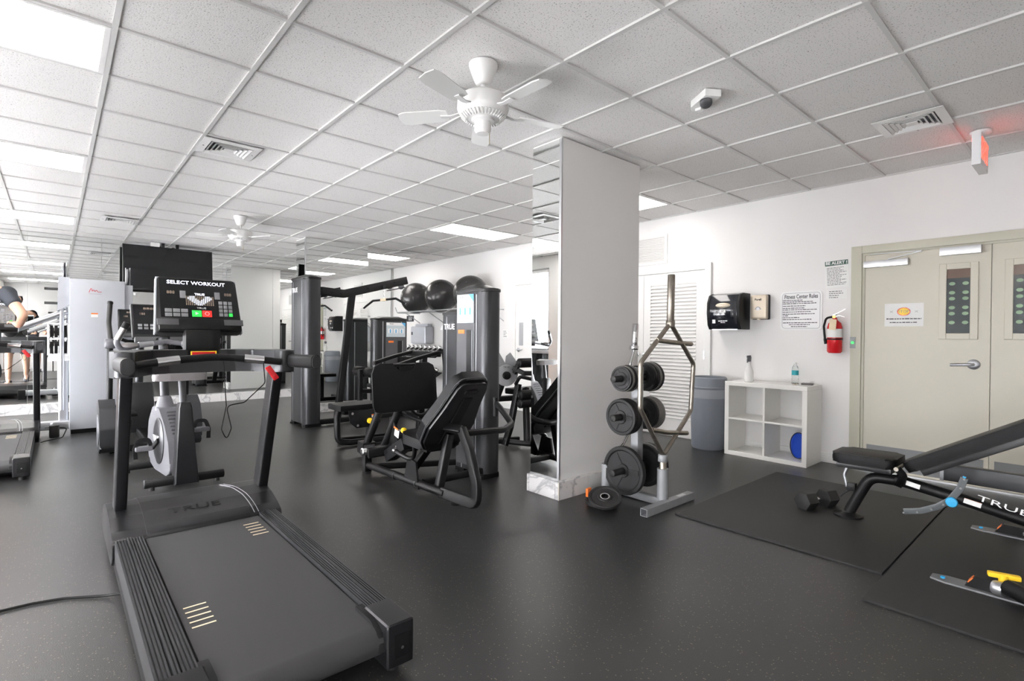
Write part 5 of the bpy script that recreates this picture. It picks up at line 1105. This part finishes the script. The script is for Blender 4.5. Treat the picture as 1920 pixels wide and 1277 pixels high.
def plate(x, y, z, r, th, m, label, group, axis=(1, 0, 0), ridge=True):
    t = thing('weight_plate', label, 'weight plate', (x, y, z), group)
    d = lathe('disc', plate_mesh(r, th, 0), (x, y, z), m, t, axis, 32, 30)
    bm = bmesh.new(); add_lathe(bm, [(.026, -th/2-.001), (.034, -th/2-.001), (.034, th/2+.001), (.026, th/2+.001), (.026, -th/2-.001)], (x, y, z), axis, 24); fin('hub_ring', bm, 'chrome' if not ridge else 'iron', t, 30)
    if ridge:
        q = Vector((0, 0, 1)).rotation_difference(Vector(axis)); 
        for k in range(3):
            a = 2*pi*k/3+.5; c_ = Vector((x, y, z))+q @ Vector((r*.44*cos(a), r*.44*sin(a), 0)); mt = (q.to_matrix() @ Matrix.Rotation(a, 3, 'Z')); box('spoke', c_, (r*.62, r*.2, th*.86), m, t, mt)
    return t
names = {0: 'top', 1: 'middle', 2: 'bottom'}
for k, (z, rs_l, rs_r) in enumerate(((.90, [(.090, .020, 'iron'), (.095, .02, 'plate_grey'), (.096, .022, 'iron'), (.098, .022, 'plate_grey')], [(.105, .022, 'iron'), (.108, .022, 'iron'), (.112, .022, 'plate_grey'), (.112, .024, 'iron')]),
                                       (.625, [(.130, .028, 'iron'), (.132, .026, 'iron'), (.130, .026, 'iron')], [(.118, .022, 'iron'), (.122, .022, 'plate_grey'), (.122, .022, 'plate_grey'), (.124, .022, 'plate_grey')]),
                                       (.235, [(.175, .038, 'iron')], [(.16, .03, 'iron'), (.16, .028, 'plate_grey'), (.16, .03, 'iron')]))):
    x = ux-.19 if k < 2 else ux-.15
    for i, (r, th, m_) in enumerate(rs_l):
        plate(x, uy, z-.0, r, th, m_, '%s weight plate on the %s peg of weight tree, pillar side' % ('black' if m_ == 'iron' else 'worn grey', names[k]), 'plates on the weight tree'); x += th+.004
    x = ux+.10
    for i, (r, th, m_) in enumerate(rs_r):
        plate(x, uy, z, r, th, m_, '%s weight plate on the %s peg of weight tree, closet side' % ('black' if m_ == 'iron' else 'worn grey', names[k]), 'plates on the weight tree'); x += th+.004
# hex bar standing in the front holder
Yh = 2.045; Q = lambda x, y: PY(x, y, Yh)
t = thing('hex_bar', 'worn steel hexagonal trap bar standing upright in weight tree', 'trap bar', (hr[0], hr[1], .06))
bt, tp = Q(1243, 858), Q(1257, 606); bt.x = hr[0]
tube('hex_frame', [bt+Vector((0, 0, .01)), Q(1200, 765), Q(1201, 680), tp, Q(1300, 682), Q(1295, 770)], .0165, 'worn_steel', t, .05, closed=True)
d_ = (tp-bt).normalized()
cyl('sleeve', tp-d_*.01, Q(1259, 515), .0265, 'worn_steel', t, 20, .003); cyl('sleeve_collar', tp-d_*.03, tp+d_*.02, .032, 'worn_steel', t, 20, .003)
cyl('sleeve', (hr[0], hr[1], .07), bt+d_*.01, .0255, 'worn_steel', t, 20, .003); cyl('sleeve_collar', bt-d_*.03, bt+d_*.02, .033, 'rack_grey', t, 20, .003)
tube('handle', [Q(1231, 638), Q(1262, 642), Q(1296, 645)], .017, 'worn_steel', t); tube('handle', [Q(1222, 806), Q(1250, 811), Q(1288, 812)], .017, 'worn_steel', t)
# curl bar in the rear holder
Ye = hl[1]; Q = lambda x, y: PY(x, y, Ye)
t = thing('curl_bar', 'chrome zigzag curl bar standing in weight tree against pillar', 'curl bar', (*hl, .06))
x0 = Q(1172, 900).x
tube('bar', [(hl[0], Ye, .10), (hl[0], Ye, Q(1172, 858).z), Q(1168, 832), Q(1184, 800), Q(1182, 770), Q(1190, 735), Q(1180, 700), Q(1182, 682), Q(1190, 655), Q(1190, 640)], .014, 'chrome', t, .03)
cyl('sleeve', Q(1189, 652), Q(1192, 607), .025, 'chrome', t, 20, .003); cyl('collar', Q(1188.4, 656), Q(1188.8, 648), .037, 'chrome', t, 20, .003); cyl('sleeve', (*hl, .07), (*hl, .24), .025, 'chrome', t, 20)
# loose things on the floor by the pillar
plate(2.895, 2.32, .030, .115, .026, 'iron', 'black weight plate lying flat on floor under another by the pillar', 'loose plates by the pillar', (0.05, 0, 1), False)
plate(2.865, 2.265, .082, .115, .026, 'rubber', 'black weight plate with steel hub ring tilted on another plate by pillar', 'loose plates by the pillar', (-.30, -.22, .93), False)
t = thing('bar_collar', 'chrome spring collar with orange tab lying beside the pillar skirting', 'collar', (2.98, 2.47, .0))
for k in range(4): tube('coil', [(3.045+.012*k, 2.47+.027*cos(a), .0305+.027*sin(a)) for a in [2*pi*q/14 for q in range(14)]], .004, 'chrome', t, closed=True, seg=6)
flat('lever', [(3.05, 2.45, .055), (3.02, 2.42, .09)], .02, .005, 'chrome', t); box('tab', (2.975, 2.505, .045), (.055, .02, .06), 'orange', t, Matrix.Rotation(.2, 3, 'Z'), .004); tube('wire', [(2.99, 2.49, .05), (3.05, 2.475, .056)], .004, 'chrome', t)
# ================================================================ MATS, BENCH, RACK, DUMBBELLS
free()
mm = boxr('rubber_mat', (3.15, .722, 0), (4.82, 1.895, .012), 'rubber', None, bev=.003); tag(mm, 'black rubber floor mat under the dumbbells and bench foot', 'mat', 'black rubber floor mats')
mm = boxr('rubber_mat', (2.78, YF+.1, 0), (4.82, .712, .012), 'rubber', None, bev=.003); tag(mm, 'black rubber floor mat under the power rack feet', 'mat', 'black rubber floor mats')
ZM = .012
Xb = 4.0; Q = lambda x, y, X=Xb: PX(x, y, X)
t = thing('adjustable_bench', 'black adjustable weight bench with inclined back and blue lock knob', 'bench', (Xb, .8, ZM))
foot = PZ(1583, 966, ZM); ft = Q(1592, 962)
beam = [Vector((Xb, ft.y, ZM+.03)), Q(1612, 925), Q(1632, 893), Q(1690, 902), Q(1800, 935), Vector((Xb, -.35, .10))]
slope_end = Q(1920, 975); beam[-1] = Q(1800, 935)+(slope_end-Q(1800, 935))*1.9
tube('main_beam', beam, .034, 'black', t, .10, 16)
lathe('base_disc', [(0, 0), (.085, 0), (.085, .012), (.05, .02), (.04, .03), (0, .03)], (Xb, ft.y+.005, ZM), 'black', t, seg=28)
bend = beam[-1]; flat('rear_foot', [(Xb-.28, bend.y, ZM+.04), (Xb+.28, bend.y, ZM+.04)], .06, .06, 'black', t); flat('rear_leg', [bend, (Xb, bend.y, ZM+.05)], .06, .06, 'black', t, up=(0, 1, 0))
s_a, s_b = Q(1574, 850), Q(1686, 866); sd = (s_b-s_a).normalized()
smx = frame3((s_a+s_b)/2, sd, (1, 0, 0)); L_ = (s_b-s_a).length
prism('seat_pad', rrect(L_+.02, .30, .05, 5), smx @ Matrix.Translation((0, 0, -.035)), .065, 'vinyl', t, bev=.022); box('seat_base', smx @ Vector((.0, 0, -.050)), (L_*.9, .24, .035), 'satin_black', t, rot3(smx), .008)
b_a, b_b = Q(1702, 872), Q(1920, 800); bd = (b_b-b_a).normalized(); LB = .92
bmx = frame3(b_a+bd*LB/2, bd, (1, 0, 0))
bpd = prism('back_pad', [tuple(v)[:2] for v in fillet([(a, b, 0) for a, b in [(-LB/2, -.13), (LB/2, -.15), (LB/2, .15), (-LB/2, .13)]], .06, 4, True)], bmx @ Matrix.Translation((0, 0, -.04)), .07, 'vinyl', t, bev=.024)
box('back_base', bmx @ Vector((.02, 0, -.058)), (LB*.9, .20, .045), 'satin_black', t, rot3(bmx), .008); cyl('base_bolt', Q(1744, 866, Xb-.10), Q(1744, 866, Xb-.108), .008, 'chrome', t, 10)
hp = Q(1690, 874)
flat('hinge_bracket', [hp+Vector((-.10, 0, 0)), Q(1694, 892, Xb-.08), Q(1686, 910, Xb-.03)], .04, .012, 'black', t, .02, up=(1, 0, 0)); cyl('hinge_pin', hp+Vector((-.13, 0, -.0)), hp+Vector((.13, 0, 0)), .013, 'worn_steel', t, 14)
cyl('beam_clamp', Q(1684, 900)+Vector((0, .012, .004)), Q(1684, 900)+Vector((0, -.03, -.008)), .042, 'black', t, 16)
# curved ladder with notches
arc = [Q(1697, 957), Q(1728, 956), Q(1760, 948), Q(1782, 937), Q(1802, 915), Q(1810, 895)]
arc = [a+Vector((-.03, 0, 0)) for a in arc]
la = flat('angle_ladder', arc, .008, .036, 'ladder_plastic', t, .05, up=(0, .3, 1)); flat('ladder_edge', [a+Vector((.006, 0, .008)) for a in arc], .010, .016, 'cyan', la, .05, up=(0, .3, 1))
for k in range(7):
    f_ = k/6*(len(arc)-1.001); i_ = int(f_); p_ = arc[i_].lerp(arc[i_+1], f_-i_); cyl('notch', p_+Vector((-.005, 0, -.006)), p_+Vector((-.011, 0, -.006)), .006, 'kick', la, 8)
lathe('lock_knob', [(.012, 0), (.028, .006), (.030, .014), (.026, .022), (0, .024)], Q(1785, 941, Xb-.034), 'cyan', t, (-1, 0, 0), 24)
for (a, b, c_, d_, m_) in ((1699, 1725, 905, 914, 'paper'), (1807, 1840, 938, 949, 'paper')):
    p0, p1 = Q(a, c_, Xb-.0345), Q(b, d_, Xb-.0345); dd = (p1-p0).normalized(); mt = frame3((p0+p1)/2, dd, (0, 0, 1)); lb_ = box('beam_label', mt.translation, ((p1-p0).length, .028, .003), m_, t, rot3(mt))
    if a > 1800: box('label_header', mt @ Vector((0, .010, -.001)), ((p1-p0).length, .009, .004), 'orange', lb_, rot3(mt))
p0, p1 = Q(1815, 931, Xb-.036), Q(1935, 972, Xb-.036); dd = (p1-p0).normalized(); text('lettering', 'TRUE', .046, p0+(p1-p0)*.56+Vector((.0, 0, .012)), dd, (0, 0, 1), 'print_white', t, squeeze=2.0)
tube('seat_link', [Q(1590, 872), Q(1583, 890), Q(1588, 912)], .010, 'silver', t, .04); flat('pop_pin', [Q(1600, 915), Q(1586, 922), Q(1576, 930)], .02, .012, 'black', t, .01); box('pin_block', Q(1597, 912), (.05, .05, .05), 'black', t, bev=.006)
# power rack feet at the frame edge
t = thing('power_rack', 'dark grey steel power rack with flat floor feet around the bench', 'rack', (3.83, 0, ZM))
for X, lab in ((3.30, 0), (4.36, 1)):
    y0 = .55 if X < 4 else .53
    mt = Matrix(((1, 0, 0, X), (0, 1, 0, 0), (0, 0, 1, ZM), (0, 0, 0, 1))); fp = prism('foot_plate', [(-.05, -.30), (.05, -.30), (.05, y0-.06), (.03, y0), (-.03, y0), (-.05, y0-.06)], mt, .008, 'kick', t, bev=.001)
    bm_2 = prism('foot_beam', [(.42, .01), (.38, .065), (-.6, .065), (-.6, .008)], Matrix(((0, 0, 1, X-.025), (1, 0, 0, 0), (0, 1, 0, ZM), (0, 0, 0, 1))), .05, 'black', t, bev=.003)
    cyl('foot_bolt', (X, y0-.045, ZM+.008), (X, y0-.045, ZM+.016), .010, 'cyan', fp, 6); cyl('beam_bolt', (X-.025, .28, ZM+.035), (X-.032, .28, ZM+.035), .016, 'chrome', bm_2, 12); box('caution_label', (X-.002, .40, ZM+.042), (.045, .004, .03), 'orange', bm_2, Matrix.Rotation(.6, 3, 'X'))
    flat('upright', [(X, -.5, ZM+.008), (X, -.5, 2.3)], .075, .075, 'rack_dark', t, up=(0, 1, 0))
flat('rear_stretcher', [(3.30, -.5, 2.26), (4.36, -.5, 2.26)], .075, .075, 'rack_grey', t); flat('rear_stretcher', [(3.30, -.56, ZM+.04), (4.36, -.56, ZM+.04)], .05, .05, 'rack_grey', t)
z0 = PX(1790, 868, 4.36); sa = flat('spotter_arm', [(4.36, .675, z0.z-.065), (4.36, -.46, z0.z-.065)], .06, .105, 'rack_dark', t, r=.004); boxr('arm_stop', (4.32, .665, z0.z-.12), (4.40, .685, z0.z+.02), 'silver', sa, bev=.003)
yk = PX(1885, 1092, 3.27); lathe('pivot_sleeve', [(.0, -.02), (.028, -.02), (.032, -.012), (.032, .012), (.028, .02), (0, .02)], (3.262, .30, ZM+.045), 'silver', t, (.3, 1, 0), 20); tube('pivot_tube', [(3.26, .27, ZM+.060), (3.10, .05, ZM+.05)], .035, 'black', t); cyl('pivot_post', (3.30, .285, ZM+.055), (3.30, .285, ZM+.09), .012, 'chrome', t)
box('tee_knob', (3.30, .285, ZM+.095), (.03, .115, .022), 'yellow', t, Matrix.Rotation(.3, 3, 'Z'), .007); cyl('knob_hub', (3.30, .285, ZM+.06), (3.30, .285, ZM+.100), .02, 'yellow', t)
# hex dumbbell
pa, pb_ = PZ(1507, 955, ZM), PZ(1556, 947, ZM)
ax = Vector((pb_.x-pa.x, pb_.y-pa.y, 0)); cc = (pa+pb_)/2; ax = ax.normalized(); r = .066
t = thing('hex_dumbbell', 'black rubber hex dumbbell with knurled steel handle on mat', 'dumbbell', (cc.x, cc.y, ZM))
zc = ZM+r*cos(pi/6)
q = Vector((0, 0, 1)).rotation_difference(ax)
for s in (-1, 1):
    a, b = cc+ax*s*.055, cc+ax*s*.155; a.z = b.z = zc
    mt = frame3(a, Vector((-ax.y, ax.x, 0)), (0, 0, 1)); sg = 1 if mt.to_3x3().col[2].dot(ax*s) > 0 else -1
    prism('hex_head', [(r*cos(pi/3*k), r*sin(pi/3*k)) for k in range(6)], mt, sg*.095, 'rubber', t, bev=.010)
h_ = Vector((cc.x, cc.y, zc)); cyl('handle', h_-ax*.058, h_+ax*.058, .0155, 'chrome', t, 16)
# ================================================================ PEOPLE
def skin_mesh(name, verts, edges, m, parent, sub=2, root=0):
    me = bpy.data.meshes.new(name+'_t'); me.from_pydata([Vector(v[0])-ORG for v in verts], edges, []); o = bpy.data.objects.new(name+'_t', me); C.objects.link(o)
    bpy.context.view_layer.objects.active = o
    md = o.modifiers.new('s', 'SKIN'); md.use_smooth_shade = True; md.branch_smoothing = .6
    for i, v in enumerate(verts):
        r = v[1]; me.skin_vertices[0].data[i].radius = (r, r) if not isinstance(r, tuple) else r
        me.skin_vertices[0].data[i].use_root = (i == root)
    sb = o.modifiers.new('b', 'SUBSURF'); sb.levels = sub; sb.render_levels = sub
    bpy.context.view_layer.update(); dg = bpy.context.evaluated_depsgraph_get(); nm = bpy.data.meshes.new_from_object(o.evaluated_get(dg)); bpy.data.objects.remove(o); bpy.data.meshes.remove(me)
    nm.polygons.foreach_set('use_smooth', [True]*len(nm.polygons)); nm.materials.clear(); nm.materials.append(M[m]); nm.name = name
    r_ = bpy.data.objects.new(name, nm); C.objects.link(r_); r_.parent = parent; return r_
def person(label, base, J, face, extra_hair):
    # J: joint dict in world metres; facing unit vector
    t = thing('person', label, 'person', base); V, E, idx = [], [], {}
    def v(k, p, r): idx[k] = len(V); V.append((p, r))
    def e(a, b): E.append((idx[a], idx[b]))
    f = Vector(face).normalized(); sd = Vector((f.y, -f.x, 0)); up = Vector((0, 0, 1))
    v('pelvis', J['pelvis'], (.125, .10)); v('waist', J['waist'], (.115, .09)); v('chest', J['chest'], (.145, .105)); v('neck0', J['neck'], .065); 
    hd = Vector(J['head']); v('neck1', Vector(J['neck'])*.4+hd*.6-up*.03, .052); v('head0', hd-up*.055+f*.02, .068); v('head1', hd+up*.02+f*.005, (.078, .090)); v('head2', hd+up*.095-f*.005, .058)
    for a, b in (('pelvis', 'waist'), ('waist', 'chest'), ('chest', 'neck0'), ('neck0', 'neck1'), ('neck1', 'head0'), ('head0', 'head1'), ('head1', 'head2')): e(a, b)
    for s in ('L', 'R'):
        for k, r, p in (('sh', .058, 'chest'), ('el', .043, 'sh'), ('wr', .030, 'el'), ('hand', (.030, .020), 'wr')): v(k+s, J[k+s], r); e(p if p == 'chest' else p+s, k+s)
        hdir = (Vector(J['hand'+s])-Vector(J['wr'+s])).normalized(); lat = hdir.cross(f if abs(hdir.dot(f)) < .8 else up).normalized(); cur = hdir.cross(lat)
        for q in range(4):
            b0 = Vector(J['hand'+s])+lat*(.022*(q-1.5))+hdir*.02; L = (.030, .036, .033, .026)[q]
            v('f%d0%s' % (q, s), b0, .0095); v('f%d1%s' % (q, s), b0+hdir*L+cur*.008, .009); v('f%d2%s' % (q, s), b0+hdir*L*1.3+cur*.034, .008); e('hand'+s, 'f%d0%s' % (q, s)); e('f%d0%s' % (q, s), 'f%d1%s' % (q, s)); e('f%d1%s' % (q, s), 'f%d2%s' % (q, s))
        tb = Vector(J['hand'+s])*.6+Vector(J['wr'+s])*.4+lat*.03; v('t0'+s, tb, .011); v('t1'+s, tb+lat*.02+hdir*.035+cur*.01, .0095); e('hand'+s, 't0'+s); e('t0'+s, 't1'+s)
        for k, r, p in (('hip', .095, 'pelvis'), ('kn', .058, 'hip'), ('calf', .056, 'kn'), ('an', .036, 'calf'), ('toe', (.040, .028), 'an')): v(k+s, J[k+s], r); e(p if p == 'pelvis' else p+s, k+s)
    body = skin_mesh('body', V, E, 'skin', t)
    H = lambda a, b, c: hd+f*a+sd*b+up*c
    for s in (-1, 1):
        lathe('eye', [(0, -.011), (.008, -.008), (.011, 0), (.008, .008), (0, .011)], H(.085, s*.031, .018), 'print_white', body, f, 10); lathe('ear', [(0, -.008), (.022, -.004), (.026, 0), (.022, .004), (0, .008)], H(-.005, s*.082, .005), 'skin', body, sd, 12); box('eyebrow', H(.088, s*.031, .042), (.012, .036, .008), 'hair', body, frame3((0, 0, 0), f, sd).to_3x3(), .003); lathe('pupil', [(0, 0), (.005, .0), (0, .003)], H(.0955, s*.031, .018), 'ink', body, f, 8)
    skin_mesh('nose', [(H(.085, 0, .025), .008), (H(.104, 0, -.005), .012), (H(.09, 0, -.018), .012)], [(0, 1), (1, 2)], 'skin', body, 1); box('mouth', H(.083, 0, -.048), (.012, .045, .010), 'red', body, frame3((0, 0, 0), f, sd).to_3x3(), .004)
    hb = bmesh.new(); bmesh.ops.create_uvsphere(hb, u_segments=20, v_segments=12, radius=1.); R = frame3((0, 0, 0), f, sd).to_3x3().to_4x4()
    for vv in list(hb.verts):
        if vv.co.z < -.15 and vv.co.x > -.1 or (vv.co.x > .55 and vv.co.z < .45) or vv.co.z < -.55: hb.verts.remove(vv)
    bmesh.ops.transform(hb, matrix=Matrix.Translation(hd+up*.035-f*.008) @ R @ Matrix.Diagonal((.107, .092, .118, 1)), verts=hb.verts); bmesh.ops.solidify(hb, geom=hb.faces, thickness=.008); fin('hair', hb, 'hair', t, 60)
    # clothes: sleeved shirt, shorts, shoes
    SV, SE, si = [], [], {}
    def sv(k, p, r, par=None): si[k] = len(SV); SV.append((p, r)); (SE.append((si[par], si[k])) if par else None)
    pv, ws, ch = Vector(J['pelvis']), Vector(J['waist']), Vector(J['chest'])
    sv('p', pv+up*.03, (.150, .122)); sv('w', ws, (.140, .112), 'p'); sv('c', ch, (.168, .125), 'w'); sv('n', ch*.42+Vector(J['neck'])*.58, .088, 'c')
    for s in ('L', 'R'):
        a, b = Vector(J['sh'+s]), Vector(J['el'+s]); sv('s'+s, a, .074, 'c'); sv('u'+s, a.lerp(b, .45), .064, 's'+s); sv('x'+s, a.lerp(b, .62), .062, 'u'+s)
    skin_mesh('shirt', SV, SE, 'shirt', t)
    SV, SE, si = [], [], {}
    sv('p', pv+up*.02, (.142, .118)); sv('q', pv-up*.04, (.138, .118), 'p')
    for s in ('L', 'R'):
        a, b = Vector(J['hip'+s]), Vector(J['kn'+s]); sv('h'+s, a, .112, 'q'); sv('m'+s, a.lerp(b, .45), .098, 'h'+s); sv('k'+s, a.lerp(b, .78), .088, 'm'+s)
    skin_mesh('shorts', SV, SE, 'shorts', t)
    for s in ('L', 'R'):
        an, to = Vector(J['an'+s]), Vector(J['toe'+s]); d = (to-an); skin_mesh('shoe', [(an+Vector((0, 0, .0)), .050), (an-d*.15-up*.035, (.045, .045)), (an+d*.5-up*.03, (.046, .04)), (to, (.046, .034)), (to+d*.25, (.036, .026))], [(0, 1), (0, 2), (2, 3), (3, 4)], 'ink', t, 2)
    return t
bz = .178; mx, my = -.565, 6.78
J = dict(pelvis=(mx, my, bz+.92), waist=(mx, my+.02, bz+1.08), chest=(mx, my+.05, bz+1.32), neck=(mx, my+.06, bz+1.49), head=(mx, my+.10, bz+1.63),
    shR=(mx+.20, my+.03, bz+1.41), elR=(mx+.34, my-.16, bz+1.17), wrR=(mx+.30, my+.07, bz+1.08), handR=(mx+.27, my+.15, bz+1.11), shL=(mx-.20, my+.05, bz+1.41), elL=(mx-.27, my+.06, bz+1.12), wrL=(mx-.22, my+.28, bz+1.22), handL=(mx-.2, my+.35, bz+1.27),
    hipR=(mx+.10, my, bz+.87), knR=(mx+.12, my-.06, bz+.47), calfR=(mx+.13, my-.20, bz+.36), anR=(mx+.12, my-.38, bz+.15), toeR=(mx+.12, my-.30, bz+.045), hipL=(mx-.10, my+.02, bz+.87), knL=(mx-.11, my+.20, bz+.48), calfL=(mx-.11, my+.22, bz+.34), anL=(mx-.11, my+.26, bz+.09), toeL=(mx-.11, my+.40, bz+.035))
person('person in dark shirt and shorts walking on treadmill beside the windows', (mx, my, bz), J, (0, 1, 0), 0)
px0, py0 = -.50, -.32
f = Vector((.25, .97, 0)).normalized()
J = dict(pelvis=(px0, py0, .92), waist=(px0, py0+.01, 1.08), chest=(px0+.02, py0+.03, 1.30), neck=(px0+.03, py0+.05, 1.47), head=(px0+.05, py0+.09, 1.60),
    shR=(px0+.20, py0+.03, 1.39), elR=(px0+.27, py0+.10, 1.14), wrR=(px0+.27, py0+.22, 1.17), handR=(px0+.29, py0+.28, 1.20), shL=(px0-.17, py0+.06, 1.39), elL=(px0-.20, py0+.14, 1.13), wrL=(px0-.05, py0+.28, 1.16), handL=(px0+.01, py0+.31, 1.17),
    hipR=(px0+.10, py0, .87), knR=(px0+.12, py0+.03, .48), calfR=(px0+.12, py0+.0, .36), anR=(px0+.12, py0-.02, .09), toeR=(px0+.15, py0+.12, .035), hipL=(px0-.10, py0, .87), knL=(px0-.12, py0+.03, .48), calfL=(px0-.12, py0, .36), anL=(px0-.12, py0-.02, .09), toeL=(px0-.13, py0+.12, .035))
person('person in black clothes standing at tripod, seen in the mirror', (px0, py0, 0), J, f, 0)
# tripod with camera body behind the lens position
bk = Vector((-.66, -.75, 0)); o = bk*.10
t = thing('camera_tripod', 'black camera tripod with camera, seen in the mirror', 'tripod', (o.x, o.y, 0))
box('camera_body', Vector((o.x, o.y, CAMZ)), (.13, .06, .09), 'black', t, Matrix.Rotation(-YAW, 3, 'Z'), .01); cyl('head', (o.x, o.y, CAMZ-.12), (o.x, o.y, CAMZ-.045), .03, 'black', t, 16, .005); cyl('centre_column', (o.x, o.y, .55), (o.x, o.y, CAMZ-.11), .014, 'black', t)
for k in range(3):
    a = 4.75+2*pi*k/3; lg_ = tube('leg', [(o.x+.03*cos(a), o.y+.03*sin(a), CAMZ-.2), (o.x+.24*cos(a), o.y+.24*sin(a), .012)], .013, 'black', t); cyl('leg_clamp', (o.x+.133*cos(a), o.y+.133*sin(a), .505), (o.x+.140*cos(a), o.y+.140*sin(a), .475), .019, 'black', lg_, 12)
cyl('collar', (o.x, o.y, CAMZ-.23), (o.x, o.y, CAMZ-.17), .045, 'black', t, 16, .005)
free()
